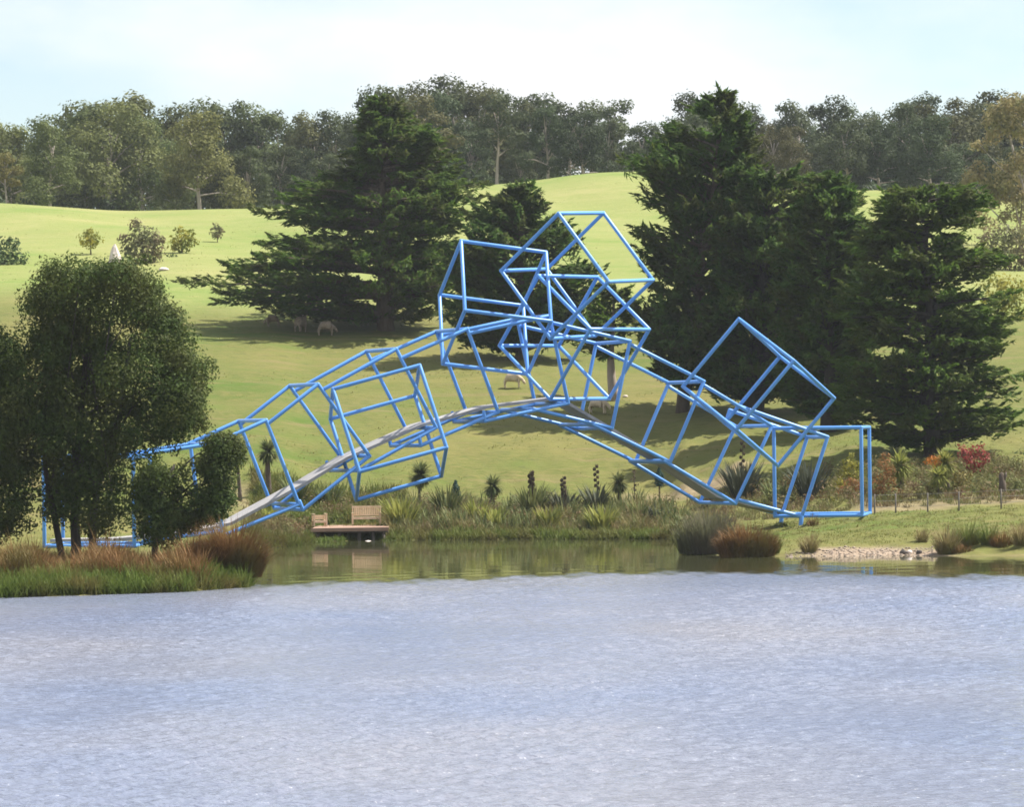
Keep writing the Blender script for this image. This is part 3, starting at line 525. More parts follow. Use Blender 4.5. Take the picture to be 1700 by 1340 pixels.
r, n = cypress('cypress_tree', 'dark cypress behind the diamond-tilted cube, its thick dark trunk showing through the frame', 1248, 690, 285,
    [(288, 4, 90), (300, -30, 165), (320, -10, 190), (345, 20, 195), (380, 40, 200), (430, 60, 210), (480, 70, 215), (530, 90, 215), (580, 100, 210), (620, 90, 190), (655, 60, 150)], 190, 12, 'cypress_dark', up=(.3, .8), card=(.52, .16), dens=1.1, trunk_r=.75, plate=.85, lean=.10, trunk_mat='dark_bark', clear=.2); tot += n
r, n = cypress('cypress_tree', 'bushy dark cypress with a ragged top filling the space before the flat-topped one', 1378, 716, 294,
    [(296, 8, 10), (312, 45, 34), (335, 62, 50), (370, 72, 66), (420, 80, 72), (480, 84, 76), (540, 84, 74), (600, 84, 70), (650, 76, 66), (690, 50, 50)], 150, 17, 'cypress_dark', up=(.25, .8), card=(.5, .16), dens=1.1, trunk_r=.5, plate=.85, trunk_mat='dark_bark', clear=.12); tot += n
r, n = cypress('cypress_tree', 'broad flat-topped cypress farthest right of the dark cypresses, sweeping down to the shrubs', 1545, 757, 312,
    [(314, 70, 85), (335, 95, 95), (360, 90, 90), (385, 110, 110), (420, 130, 120), (460, 145, 130), (500, 150, 142), (540, 150, 128), (580, 155, 150), (610, 160, 140), (650, 150, 148), (690, 145, 135), (715, 120, 130), (735, 70, 70)], 190, 14, 'cypress', up=(.02, .4), card=(.45, .14), dens=1.1, trunk_r=.5, plate=.62, trunk_mat='dark_bark', clear=.08); tot += n

# ---- near trees on the left point: rounded, lumpy olive-green crowns
def lumpy(name, label, cat, trunks, lumps_px, Y, seed, mat, per_area, size, base_px, base_py, tmat='dark_bark', flat=.85, shell=.4, asp=.5, group=None, limbs=True, dvar=.6, crown='crown', clip=None):
    rg = np.random.RandomState(seed); b = at(base_px, base_py, Y); g = np.array([b[0], b[1], h1(b[0], b[1])]); s = ppm(Y)
    root = thing(name, label, cat, g - np.array([0, 0, .03]), group)
    L3 = []
    for (px, py, rr) in lumps_px:
        p = at(px, py, Y); dy = (rg.rand() * 2 - 1) * dvar
        L3.append((p[0] - g[0], dy, p[2] - g[2], rr / s))
    if trunks:
        for tr in trunks:
            P = np.array([at(q[0], q[1], Y) - g for q in tr[0]]); P[:, 1] = tr[2] if len(tr) > 2 else 0
            P[0, 2] = h1(P[0, 0] + g[0], P[0, 1] + g[1]) - g[2] - .15
            mb = MB(); mb.tube(P, np.linspace(tr[1], tr[1] * .3, len(P)), 8)
            if limbs:
                for _ in range(8):
                    q = L3[rg.randint(len(L3))]; i = rg.randint(len(P) // 2, len(P)); a = P[i - 1] * .5 + P[i] * .5
                    e = np.array(q[:3]); mb.tube(np.array([a, a * .5 + e * .5 + rg.normal(size=3) * .12, e]), [tr[1] * .35, tr[1] * .2, .015], 5, False)
            mb.build('trunk', MAT[tmat], root, True)
    c, n, d, l, w = lump_leaves(rg, L3, per_area, size, flat, .3, .42, shell, asp)
    link(bpy.data.objects.new(crown, leaf_mesh(crown, c, n, d, l, w, MAT[mat])), root)
    return root, len(c)

def fill_outline(rows, n, rmin, rmax, seed):
    rg = np.random.RandomState(seed); ys_ = np.array([r[0] for r in rows]); Ls = np.array([r[1] for r in rows]); Rs = np.array([r[2] for r in rows]); out = []
    w = np.maximum(Rs - Ls, 1); cdf = np.cumsum(np.interp(np.linspace(ys_[0], ys_[-1], 200), ys_, w)); cdf = cdf / cdf[-1]
    for i in range(n):
        yy = np.interp((i + rg.rand()) / n, cdf, np.linspace(ys_[0], ys_[-1], 200)); r = rmin + (rmax - rmin) * rg.rand()
        L_, R_ = np.interp(yy, ys_, Ls) + r * .8, np.interp(yy, ys_, Rs) - r * .8
        if R_ < L_: L_ = R_ = (L_ + R_) / 2
        t = rg.rand(); t = t if rg.rand() < .72 else (rg.uniform(-.06, .06) if t < .5 else 1 + rg.uniform(-.06, .06))
        out.append((L_ + (R_ - L_) * t, max(yy, ys_[0] + r * .8), r))
    return out
main_rows = [(428, 65, 245), (445, 55, 268), (480, 42, 280), (515, 20, 290), (545, 25, 318), (600, 55, 338), (625, 40, 352), (665, 25, 345), (700, 40, 345), (728, 40, 325), (742, 42, 212), (800, 60, 222), (840, 60, 228), (868, 70, 205)]
r, n = lumpy('olive_tree', 'large olive-green tree with several dark trunks hiding the left end of the bridge', 'tree',
    [(((128, 915), (124, 860), (128, 760), (140, 620), (150, 500)), .21), (((152, 915), (152, 860), (165, 780), (200, 680), (215, 560)), .16, .3), (((108, 915), (90, 850), (78, 790), (70, 700), (90, 600)), .14, -.2)],
    fill_outline([(a_, b_ + 12, c_ - 14) for a_, b_, c_ in main_rows], 190, 18, 46, 4) + [(335, 612, 27), (322, 655, 27), (346, 603, 15), (306, 560, 25), (52, 545, 25), (88, 452, 25), (142, 447, 22), (214, 446, 26), (254, 474, 22), (284, 522, 25), (328, 692, 24), (242, 428, 15), (118, 430, 14), (36, 605, 28), (336, 642, 16), (296, 600, 30), (262, 640, 34), (298, 700, 30), (100, 500, 34), (170, 520, 36), (70, 640, 34), (130, 700, 36), (200, 620, 36), (190, 760, 30), (110, 790, 32), (80, 845, 24), (170, 835, 26), (205, 862, 18), (300, 715, 25), (332, 706, 20), (262, 722, 24), (226, 718, 28), (316, 668, 26), (276, 680, 26), (66, 700, 34), (60, 762, 30), (140, 750, 34), (100, 740, 32), (170, 700, 34), (150, 800, 28), (70, 812, 24), (195, 800, 26), (120, 850, 20), (100, 580, 38), (160, 620, 40), (230, 560, 36), (60, 590, 30), (120, 660, 34), (200, 680, 34), (252, 610, 32), (150, 470, 32), (210, 500, 34), (110, 545, 30), (28, 660, 32), (20, 720, 32), (36, 780, 28), (30, 600, 28), (22, 835, 24), (120, 880, 14), (205, 838, 22), (222, 770, 24), (60, 868, 16), (250, 755, 18), (285, 745, 16), (92, 800, 30)], 146, 21, 'swamp', 800, .13, 135, 912, dvar=1.9); tot += n
r, n = lumpy('olive_tree', 'dark olive tree cut by the left edge of the picture, lower than its neighbour', 'tree',
    [(((-25, 925), (-22, 860), (-15, 760), (-10, 640)), .25)], fill_outline([(535, -60, 14), (560, -90, 36), (620, -110, 48), (680, -110, 60), (740, -110, 66), (800, -110, 62), (850, -100, 50), (885, -80, 30)], 84, 22, 42, 5), 145, 22, 'swamp', 1400, .12, -25, 925, dvar=1.4); tot += n
r, n = lumpy('olive_tree', 'small rounded olive tree on a thin trunk beside the large olive-green tree', 'tree',
    [(((256, 918), (258, 880), (262, 830), (290, 770)), .14)],
    fill_outline([(716, 340, 398), (740, 335, 408), (770, 330, 400), (782, 240, 398), (800, 225, 385), (825, 215, 392), (850, 222, 372), (875, 215, 320), (890, 235, 300)], 96, 14, 29, 6), 143, 23, 'swamp', 1150, .13, 256, 918, dvar=.8); tot += n

# ---- eucalyptus wood along the crest
def gum_variant(seed, Ht=15.0, spread=4.2, bare=.35, n_l=13):
    rg = np.random.RandomState(seed); lumps = []; mb = MB()
    z = np.linspace(-.5, Ht * .72, 7); x = .25 * np.sin(z * .4 + seed); y = .2 * np.cos(z * .5 + seed)
    mb.tube(np.stack([x, y, z], 1), np.linspace(.34, .10, 7), 7)
    for i in range(n_l):
        f = i / (n_l - 1); zt = Ht * (bare + (0.97 - bare) * f); rr = spread * (1.05 - .75 * f ** 2.2) * (.35 + .65 * rg.rand()); a = i * 2.4 + rg.rand()
        r = (1.35 + 1.1 * rg.rand()) * spread / 4.2 * (1 - .2 * f)
        p = np.array([rr * math.cos(a), rr * math.sin(a), zt - r * .55]); lumps.append((p[0], p[1], p[2], r))
        zb = Ht * min(.66, max(.18, bare * .75 + .36 * f)); b = np.array([np.interp(zb, z, x), np.interp(zb, z, y), zb])
        mb.tube(np.array([b, b * .45 + p * .55 + np.array([0, 0, .3]), p]), [.13, .08, .03], 5, False)
        for _ in range(2):
            q = p + nrm(rg.normal(size=3)) * r * 1.0 * np.array([1, 1, .6]); lumps.append((q[0], q[1], q[2], r * (.45 + .3 * rg.rand())))
    c, n, d, l, w = lump_leaves(rg, lumps, 120, .40, .75, .5, .45, .4, .5)
    return mb.mesh('trunk', MAT['gum_bark'], True), leaf_mesh('crown', c, n, d, l, w, MAT['gum'])
VARS = [gum_variant(31, 15, 4.2, .42, 9), gum_variant(32, 15, 5.2, .36, 11), gum_variant(33, 15, 3.4, .48, 8), gum_variant(34, 15, 5.4, .30, 12), gum_variant(35, 15, 3.9, .55, 8), gum_variant(36, 15, 4.6, .22, 12)]
SKYL = [(-60, 200), (0, 193), (45, 203), (62, 232), (85, 192), (130, 165), (200, 151), (235, 160), (285, 182), (340, 160), (420, 168), (500, 184), (580, 178), (620, 150), (655, 134), (688, 150), (720, 132), (762, 124), (830, 140), (880, 156), (912, 150), (955, 168), (1000, 158), (1028, 166), (1046, 206), (1075, 200), (1110, 204), (1150, 150), (1190, 148), (1225, 166), (1280, 186), (1330, 166), (1380, 156), (1420, 172), (1462, 180), (1530, 153), (1580, 162), (1625, 168), (1660, 150), (1760, 146)]
rg = np.random.RandomState(77)
def ordw(i): 
    o = ['first', 'second', 'third', 'fourth', 'fifth', 'sixth', 'seventh', 'eighth', 'ninth', 'tenth', 'eleventh', 'twelfth', 'thirteenth', 'fourteenth', 'fifteenth', 'sixteenth', 'seventeenth', 'eighteenth', 'nineteenth', 'twentieth']
    t = {20: 'twenty', 30: 'thirty', 40: 'forty'}
    return o[i - 1] if i <= 20 else (t[i // 10 * 10] + '-' + o[i % 10 - 1] if i % 10 else {30: 'thirtieth', 40: 'fortieth'}[i])
def gum_tint(px):                                                      # kinds of gum differ along the ridge: yellower on the left, bluer to the right
    w = max(0, min(1, (520 - px) / 450)); u = rg.rand(); k = (.78 + .45 * rg.rand() ** 2) * (1 if px < 560 else .88)
    c = np.array([1.0 + .85 * w + .25 * (u > .82), 1.0 + .6 * w, 1.0 + .2 * w - .1 * (u > .82)]) * k
    return (float(c[0]), float(c[1]), float(c[2]), 1.0)
def gum(px, top, Y, v, label, group, wide=1.0):
    p = at(px, 400, Y); z = h1(p[0], p[1]); zt = HC + (horizon(px) - top) / FPX * Y
    sc = (zt - z) / 15.0
    t = thing('eucalyptus_tree', label, 'tree', (p[0], p[1], z), group)
    tint = gum_tint(px)
    t.scale = (sc * wide,) * 2 + (sc,); t.rotation_euler[2] = rg.rand() * 6.28
    for nm, me in zip(('trunk', 'crown'), VARS[v]): link(bpy.data.objects.new(nm, me), t).color = tint
    return t
front = []
x_ = 4.0
while x_ < 1700:
    front.append(x_ + rg.uniform(-8, 8)); x_ += rg.uniform(38, 54)
k = 0
for i, px in enumerate(front):
    sk = float(np.interp(px, [s[0] for s in SKYL], [s[1] for s in SKYL]))
    d = rg.uniform(10, 95) if rg.rand() < .8 else rg.uniform(2, 20)
    if abs(px - 60) < 18: d = max(d, 30)
    top = sk + d; Y = 418 + rg.uniform(-4, 16)
    v = [0, 1, 2, 3, 4, 5][rg.randint(6)]; k += 1
    form = ['with a bare lower trunk', 'with a broad rounded crown', 'with a narrow crown', 'with a wide dense crown', 'with a high crown', 'leafy to the ground'][v]
    gum(px, top, Y, v, '%s eucalyptus from the left in the front row, %s' % (ordw(k), form), 'eucalyptus trees along the edge of the wood', rg.uniform(.85, 1.2))
# the tops that make the skyline: one tree per visible head
heads = [(0, 192, 5), (20, 206, 1), (100, 186, 1), (140, 163, 0), (200, 150, 1), (240, 162, 3), (300, 182, 0), (345, 159, 1), (385, 166, 3), (430, 168, 0), (470, 180, 5), (520, 184, 1), (560, 181, 3), (640, 137, 0), (668, 140, 2), (715, 133, 1), (762, 123, 3), (800, 134, 1), (835, 142, 0), (880, 156, 1), (912, 149, 4), (945, 166, 0), (985, 162, 4), (1020, 160, 2), (1070, 198, 0), (1100, 206, 3), (1150, 150, 4), (1185, 148, 0), (1225, 168, 1), (1270, 186, 3), (1325, 166, 1), (1380, 155, 0), (1425, 172, 3), (1470, 180, 1), (1525, 152, 1), (1575, 162, 3), (1625, 168, 0), (1665, 149, 3), (1710, 147, 1)]
for i, (px, top, v) in enumerate(heads):
    gum(px, top, 455 + rg.uniform(-8, 10), v, '%s tall eucalyptus from the left of those whose heads make the skyline' % ordw(i + 1), 'eucalyptus trees along the skyline', rg.uniform(.9, 1.15))
# deep wood behind them, one mass
cs, ns, ds, ls = [], [], [], []
lumps = []
for px in np.arange(-420, 2200, 17.0):
    sk = float(np.interp(px, [s[0] for s in SKYL], [s[1] for s in SKYL])); Y = 500 + rg.uniform(-8, 22)
    for q in range(6):
        py = sk + 46 + q * 26 + rg.uniform(-6, 14); p = at(px + rg.uniform(-9, 9), py, Y); lumps.append((p[0], p[1] - q * 1.5, p[2], rg.uniform(1.3, 2.2)))
    if px < -30 or px > 1740:                                            # the wood goes on beyond the picture
        for q in range(5):
            p = at(px + rg.uniform(-12, 12), sk + rg.uniform(0, 110), 455 + rg.uniform(-12, 12)); lumps.append((p[0], p[1], p[2], rg.uniform(1.4, 2.3)))
    for q in range(3):                                                  # understorey along the foot of the wood
        xx = px + rg.uniform(-9, 9); p = at(xx, 400, 430 + rg.uniform(-6, 14)); z = h1(p[0], p[1]); lumps.append((p[0], p[1], z + rg.uniform(.6, 3.2), rg.uniform(.9, 1.8)))
c, n_, d, l, w = lump_leaves(rg, lumps, 27, .66, .8, .5, .5, .5, .5)
tag(link(bpy.data.objects.new('far_wood', leaf_mesh('far_wood', c, n_, d, l, w, MAT['gum_far']))), 'deep eucalyptus wood and undergrowth behind the crest', 'wood', None, 'stuff'); tot += len(c)

# ---- the rust-coloured gum on the right and the scrub below it
r, n = lumpy('eucalyptus_tree', 'rust-tinged eucalyptus with pale forking limbs at the right edge of the picture', 'tree',
    [(((1712, 440), (1708, 380), (1698, 310), (1682, 250), (1672, 205)), .22), (((1700, 400), (1672, 372), (1640, 340), (1615, 300)), .09, .3), (((1702, 330), (1672, 290), (1645, 262), (1626, 240)), .07, -.3), (((1690, 280), (1702, 240), (1700, 190)), .08, .2)],
    [(1660, 192, 24), (1640, 204, 16), (1690, 180, 26), (1672, 170, 18), (1715, 190, 26), (1650, 225, 18), (1682, 215, 20), (1705, 222, 20), (1622, 238, 12), (1634, 246, 9), (1612, 292, 20), (1600, 306, 12), (1634, 296, 17), (1626, 276, 14), (1645, 312, 14), (1665, 300, 26), (1690, 288, 24), (1678, 325, 24), (1652, 335, 15), (1710, 262, 22), (1715, 320, 26), (1690, 350, 22), (1665, 360, 14), (1650, 185, 20), (1668, 205, 22), (1700, 170, 22), (1640, 318, 16), (1660, 315, 20), (1688, 265, 22), (1668, 278, 18), (1700, 385, 24)],
    330, 41, 'gum_rust', 210, .34, 1712, 430, 'gum_bark', dvar=1.6, shell=.5, limbs=False); tot += n
for (nm, lab, lum, Y, mat_, bx, by, sd) in [
    ('shrub', 'grey-olive scrub bush below the rust-tinged eucalyptus at the right edge', [(1640, 400, 20), (1665, 392, 22), (1690, 400, 26), (1655, 428, 24), (1685, 438, 26), (1635, 436, 16), (1710, 425, 24)], 310, 'shrub_olive', 1665, 455, 51),
    ('shrub', 'yellow-green bush behind the flat-topped cypress, below the grey-olive scrub', [(1650, 470, 20), (1680, 478, 24), (1665, 500, 22), (1695, 510, 24), (1640, 498, 14)], 275, 'shrub_yellow', 1672, 530, 52),
    ('shrub', 'pinkish-brown bush beside the top of the flat-topped cypress', [(1600, 342, 15), (1625, 352, 17), (1580, 338, 11), (1610, 365, 14), (1640, 372, 15)], 335, 'gum_rust', 1612, 385, 53),
    ('shrub', 'round dark green bush on the meadow at the left edge', [(10, 412, 20), (28, 430, 19), (4, 438, 24), (26, 450, 16), (-14, 425, 24), (-10, 452, 20), (38, 446, 11), (18, 402, 12)], 312, 'shrub_green', 8, 464, 54),
    ('shrub', 'small dark bush beside the pale gravel patch on the left meadow', [(288, 428, 9), (292, 438, 8), (284, 440, 7)], 318, 'shrub_green', 289, 448, 55)]:
    r, n = lumpy(nm, lab, 'bush', [], [(a_, b_, c_ * 1.15) for a_, b_, c_ in lum], Y, sd, mat_, 210, .30, bx, by, dvar=.9, crown='foliage'); tot += n
for (lab, tr, lum, Y, mat_, bx, by, sd) in [
    ('small round rust-yellow tree standing alone on the left meadow', [(((151, 418), (150, 405), (150, 392)), .07)], [(150, 390, 12), (142, 398, 10), (158, 398, 10), (150, 402, 10), (146, 386, 7)], 322, 'shrub_yellow', 151, 418, 61),
    ('largest pale olive young tree on the left meadow, with several spiky tops', [(((240, 446), (240, 425), (236, 400), (228, 375)), .12), (((246, 446), (252, 420), (258, 395)), .08, .2)], [(225, 370, 9), (232, 385, 14), (245, 392, 16), (222, 400, 16), (255, 402, 14), (240, 412, 18), (215, 415, 12), (262, 415, 12), (230, 428, 14), (252, 432, 14), (205, 396, 8), (268, 398, 7)], 312, 'shrub_olive', 243, 446, 62),
    ('young yellowish tree right of the pale olive one on the left meadow', [(((302, 424), (302, 410), (300, 392)), .08)], [(298, 382, 8), (300, 395, 13), (312, 398, 11), (292, 404, 11), (304, 410, 12), (316, 386, 7), (322, 400, 7)], 322, 'shrub_yellow', 302, 424, 63),
    ('smallest single tree high on the left meadow near the wide cypress', [(((361, 403), (361, 390)), .05)], [(360, 376, 7), (357, 384, 8), (366, 384, 7), (361, 390, 7)], 336, 'shrub_olive', 361, 403, 64)]:
    r, n = lumpy('meadow_tree', lab, 'tree', tr, [(a_, b_, c_ * 1.3) for a_, b_, c_ in lum], Y, sd, mat_, 190, .30, bx, by, 'bark', dvar=.5, limbs=False); tot += n
print('leaf clumps', tot)

# ------------------------------------------------------------------ bank plants
def gpt(px, py, Y=None):
    if Y is None: return hit(px, py)
    p = at(px, py, Y); return np.array([p[0], p[1], h1(p[0], p[1])])
def clump(name, label, cat, px, py, n, hpx, spread, seed, mat, width=.07, lean=(.05, .75), droop=(.1, .7), group=None, base_r=.25, stalks=0, Y=None, stalk_h=1.7, levels=4, part='leaf_blades', wide=1.0, sink=.04, dome=0.0):
    """a clump of sword leaves or sedge; hpx = its height in photo pixels"""
    rg = np.random.RandomState(seed); g = gpt(px, py, Y); s = ppm(g[1]); Ht = hpx / s
    root = thing(name, label, cat, g - np.array([0, 0, sink]), group)
    a = rg.rand(n) * 6.283; q = np.sqrt(rg.rand(n)); br = base_r * wide
    b = np.stack([np.cos(a) * q * br, np.sin(a) * q * br * .8, np.zeros(n)], 1)
    L_ = Ht * (.6 + .62 * rg.rand(n)) * (1 + .15 * spread)
    if dome: b[:, :2] *= dome / br; L_ = Ht * (1 - .55 * q ** 2) * (.35 + .75 * rg.rand(n) ** .7); b[:, 1] *= .8
    le = lean[0] + (lean[1] - lean[0]) * (q * .5 + .5 * rg.rand(n)); dr = droop[0] + (droop[1] - droop[0]) * rg.rand(n)
    me = blade_mesh(part, b, a + rg.normal(size=n) * .5, L_, le * spread, dr, width * (.7 + .6 * rg.rand(n)), MAT[mat], levels)
    link(bpy.data.objects.new(part, me), root)
    if stalks:
        mb = MB()
        for i in range(stalks):
            aa = rg.rand() * 6.283; t = np.linspace(0, 1, 6); hh = Ht * stalk_h * (.8 + .3 * rg.rand()); ln = .12 * rg.normal()
            P = np.stack([np.cos(aa) * (.1 + ln * t * t * 1.5) , np.sin(aa) * .15 * t, hh * t], 1); mb.tube(P, np.linspace(.03, .018, 6), 5)
            for j in range(9):                                          # dark pods along the upper stalk
                f = .5 + .5 * j / 9; p = np.array([np.interp(f, t, P[:, k]) for k in range(3)]); sd = (-1) ** j
                mb.blob(p + np.array([sd * .085, 0, .03]), (.075, .05, .10), seed + j, .2, 5, 4)
        mb.build('flower_stalk', MAT['stalk'], root)
    return root
def cordyline(label, px, py, head_py, seed, hr, trunk_r=.09, n=260, mat='flax', group='cabbage trees on the banks', skirt=True, Y=None):
    rg = np.random.RandomState(seed); g = gpt(px, py, Y); s = ppm(g[1]); zt = HC + (horizon(px) - head_py) / s - g[2]
    root = thing('cabbage_tree', label, 'tree', g - np.array([0, 0, .05]), group)
    mb = MB(); t = np.linspace(0, 1, 6); mb.tube(np.stack([.06 * np.sin(t * 3 + seed), .03 * t, (zt + .05) * t], 1), np.linspace(trunk_r * 1.25, trunk_r * .8, 6), 8); mb.build('trunk', MAT['bark'], root, True)
    R_ = hr / s; v = nrm(rg.normal(size=(n, 3)) + np.array([0, 0, .25])); tip = .06 * np.sin(3 + seed)
    az = np.arctan2(v[:, 1], v[:, 0]); le = np.arccos(np.clip(v[:, 2], -1, 1))
    b = np.stack([np.full(n, tip), np.full(n, .03), np.full(n, zt)], 1) + v * .08
    if skirt: le = np.where(rg.rand(n) < .25, np.maximum(le, 1.7 + .9 * rg.rand(n)), le)
    me = blade_mesh('leaf_head', b, az, R_ * (.8 + .4 * rg.rand(n)), le, .25 + .5 * rg.rand(n), .075, MAT[mat], 3)
    link(bpy.data.objects.new('leaf_head', me), root); return root

cordyline('slender cabbage tree half hidden at the right edge of the large olive tree', 397, 832, 752, 71, 24, skirt=True)
cordyline('stout cabbage tree with a shaggy trunk behind the blue posts left of the bench', 447, 826, 748, 72, 23, .14)
cordyline('cabbage tree with a round bushy head on a thin trunk, above the bench platform', 698, 836, 787, 73, 23, .07, 420)
cordyline('short cabbage tree with a blue-green head near the dark cone-shaped conifer', 817, 842, 806, 74, 21, .16, 300, 'flax')
cordyline('pale cabbage tree with a ragged drooping head among the central flaxes', 1027, 846, 800, 75, 20, .09, 240)
cordyline('bright yellow-green cabbage tree right of the blue end cube', 1494, 815, 772, 76, 27, .10, 300, 'flax_yellow')
cordyline('yellow-green cabbage tree between the orange shrub and the red shrub', 1572, 815, 768, 77, 25, .10, 260, 'flax_yellow')
cordyline('low yellow cabbage tree in front of the orange shrub', 1560, 828, 790, 78, 22, .10, 220, 'flax_yellow')

F = 'flax clumps along the middle bank'
FL = [
 ('dark flax clump behind the walkway left of the hanging cube', 492, 838, 44, 90, 'flax', 0, 1.), ('flax clump with bent pale leaves just above the left seat', 545, 846, 40, 90, 'flax', 0, 1.),
 ('large yellow-green flax right beside the bench', 668, 880, 52, 150, 'flax_yellow', 0, 1.3), ('tall dark blue-green flax at the foot of the cone-shaped conifer', 745, 862, 48, 140, 'flax', 0, 1.2),
 ('olive flax between the dark flax and the short cabbage tree', 793, 872, 40, 110, 'flax_yellow', 0, 1.), ('low flax below the short cabbage tree', 822, 878, 34, 100, 'flax_yellow', 0, 1.),
 ('large dark flax with the tallest dark pod stalks, in the middle of the bank', 884, 862, 52, 170, 'flax', 4, 1.3), ('grey flax with one thin pod stalk right of the tallest stalks', 936, 858, 40, 110, 'flax_grey', 2, 1.1),
 ('yellowing flax low in front of the grey flax', 912, 880, 36, 110, 'flax_yellow', 0, 1.), ('slim grey flax with a single brown stalk left of the pale cabbage tree', 990, 852, 44, 90, 'flax_grey', 1, .9),
 ('yellow flax with arching leaves below the pale cabbage tree', 1000, 884, 42, 120, 'flax_yellow', 0, 1.2), ('small olive flax right of the pale cabbage tree', 1062, 868, 36, 90, 'flax', 0, 1.),
 ('faded flax at the right end of the middle bank', 1092, 872, 30, 80, 'flax_grey', 0, 1.), ('small pale flax at the left end of the middle bank', 450, 872, 30, 90, 'flax_yellow', 0, 1.2),
 ('large grey-green flax seen through the lower right bridge frames', 1232, 828, 56, 190, 'flax_grey', 1, 1.6), ('grey flax just left of the yellow shrub, behind the bridge end', 1345, 828, 56, 150, 'flax_grey', 0, 1.4),
 ('low flax between the two grey flaxes behind the bridge end', 1290, 838, 36, 90, 'flax', 0, 1.2)]
for i, (lab, px, py, hp, n, mt, st, wd) in enumerate(FL):
    clump('flax_plant', lab, 'plant', px, py, n, hp, 1.0, 100 + i, mt, .085, (.03, .6), (.05, .7), F, .3, st, wide=wd)

def leafy(name, lab, cat, lum, Y, mat, bx, by, sd, pa=260, size=.2, trunk=None, dvar=.5, group=None, part='foliage'):
    return lumpy(name, lab, cat, trunk or [], lum, Y, sd, mat, pa, size, bx, by, 'bark', dvar=dvar, limbs=False, crown=part, group=group)
def cone_tree(lab, px, py, top, r, bare, sd):
    g = gpt(px, py); s = ppm(g[1]); rg = np.random.RandomState(sd); root = thing('young_conifer', lab, 'tree', g - np.array([0, 0, .03]), 'young dark conifers on the bank'); Ht = (py - top) / s
    mb = MB(); mb.tube([(0, 0, 0), (0, 0, Ht * .6), (0, 0, Ht * .95)], [.05, .04, .01], 6); mb.build('trunk', MAT['bark'], root, True)
    n = 700; f = rg.rand(n); z = Ht * (bare + (1 - bare) * f); rr = r / s * np.minimum(1, (1 - f) * 2.2 + .08) * np.sqrt(rg.rand(n)) ; a = rg.rand(n) * 6.283
    c = np.stack([rr * np.cos(a), rr * np.sin(a), z], 1); o = np.stack([np.cos(a), np.sin(a), .9 + 0 * a], 1)
    link(bpy.data.objects.new('crown', leaf_mesh('crown', c, nrm(o + .6 * rg.normal(size=(n, 3))), o + np.array([0, 0, .7]), .16, .07, MAT['conifer'])), root)
cone_tree('dark blue-green cone-shaped young conifer left of the short cabbage tree', 757, 846, 797, 9, .15, 81)
cone_tree('small dark conifer on a thin bare stem below the right half of the bridge', 1095, 826, 776, 8, .40, 82)
leafy('sapling', 'thin brown upright sapling left of the small dark conifer', 'tree', [(1053, 783, 5), (1052, 793, 5), (1055, 803, 5), (1053, 812, 4)], 208, 'stalk', 1053, 825, 83, 300, .14, [(((1053, 825), (1053, 800), (1053, 778)), .035)], .15, part='crown')

G = 'shrubs on the right bank'
SH = [
 ('yellow-green shrub with a pointed top just left of the end posts', 'shrub_yellow', 196, 1412, 832, [(1412, 756, 8), (1408, 770, 12), (1420, 772, 11), (1402, 786, 13), (1416, 790, 14), (1395, 802, 12), (1428, 778, 9)]),
 ('reddish-brown shrub seen between the slanting posts and the end posts', 'shrub_rust', 194, 1408, 846, [(1412, 800, 12), (1400, 815, 12), (1418, 820, 14), (1405, 832, 13), (1424, 806, 9), (1390, 836, 9), (1425, 836, 10)]),
 ('small yellow shrub at the foot of the reddish-brown one', 'shrub_yellow', 191, 1384, 850, [(1384, 832, 9), (1378, 842, 8), (1392, 842, 8)]),
 ('tall rust-brown shrub just right of the blue end cube', 'shrub_rust', 192, 1470, 846, [(1470, 758, 9), (1466, 772, 12), (1478, 782, 13), (1460, 794, 14), (1476, 802, 16), (1462, 816, 14), (1484, 820, 14), (1470, 832, 14), (1496, 822, 11), (1456, 832, 9)]),
 ('bright orange shrub under the flat-topped cypress', 'shrub_orange', 200, 1553, 800, [(1548, 762, 10), (1560, 762, 9), (1540, 766, 6), (1554, 772, 8), (1566, 768, 6)]),
 ('crimson red shrub right of the orange one', 'shrub_red', 200, 1615, 806, [(1600, 752, 12), (1618, 748, 13), (1632, 754, 11), (1608, 764, 12), (1626, 768, 12), (1614, 778, 11), (1640, 762, 7), (1596, 742, 7), (1630, 740, 7)]),
 ('olive-brown rounded shrub below the crimson one', 'sedge_bush', 194, 1598, 836, [(1590, 792, 13), (1604, 790, 13), (1598, 806, 16), (1588, 812, 11), (1612, 808, 11), (1598, 820, 13)]),
 ('pale grey-green shrub between the rust shrub and the olive one', 'shrub_pale', 196, 1540, 836, [(1536, 804, 13), (1550, 808, 13), (1528, 818, 12), (1544, 822, 14), (1560, 822, 11), (1534, 830, 10)]),
 ('sparse pale shrub right of the olive-brown one', 'shrub_pale', 196, 1628, 832, [(1622, 798, 9), (1632, 808, 10), (1624, 818, 9), (1640, 818, 8)]),
 ('dark green shrub below the meadow at the right edge', 'shrub_green', 208, 1690, 796, [(1684, 762, 14), (1700, 758, 15), (1690, 776, 14), (1708, 772, 14), (1672, 772, 9)]),
 ('brown leafless shrub left of the dark green one at the right edge', 'stalk', 206, 1662, 794, [(1660, 760, 10), (1666, 772, 10), (1658, 780, 9)])]
MAT['sedge_bush'] = leaf_mat('olive_brown_leaf', (0.12, 0.10, 0.025), (0.22, 0.18, 0.06), None, 0.25)
MAT['shrub_pale'] = leaf_mat('pale_shrub_leaf', (0.13, 0.15, 0.07), (0.25, 0.25, 0.13), None, 0.25)
for i, (lab, mt, Y, bx, by, lum) in enumerate(SH): leafy('shrub', lab, 'bush', lum, Y, mt, bx, by, 300 + i, 800 if mt != 'stalk' else 150, .15, group=G)

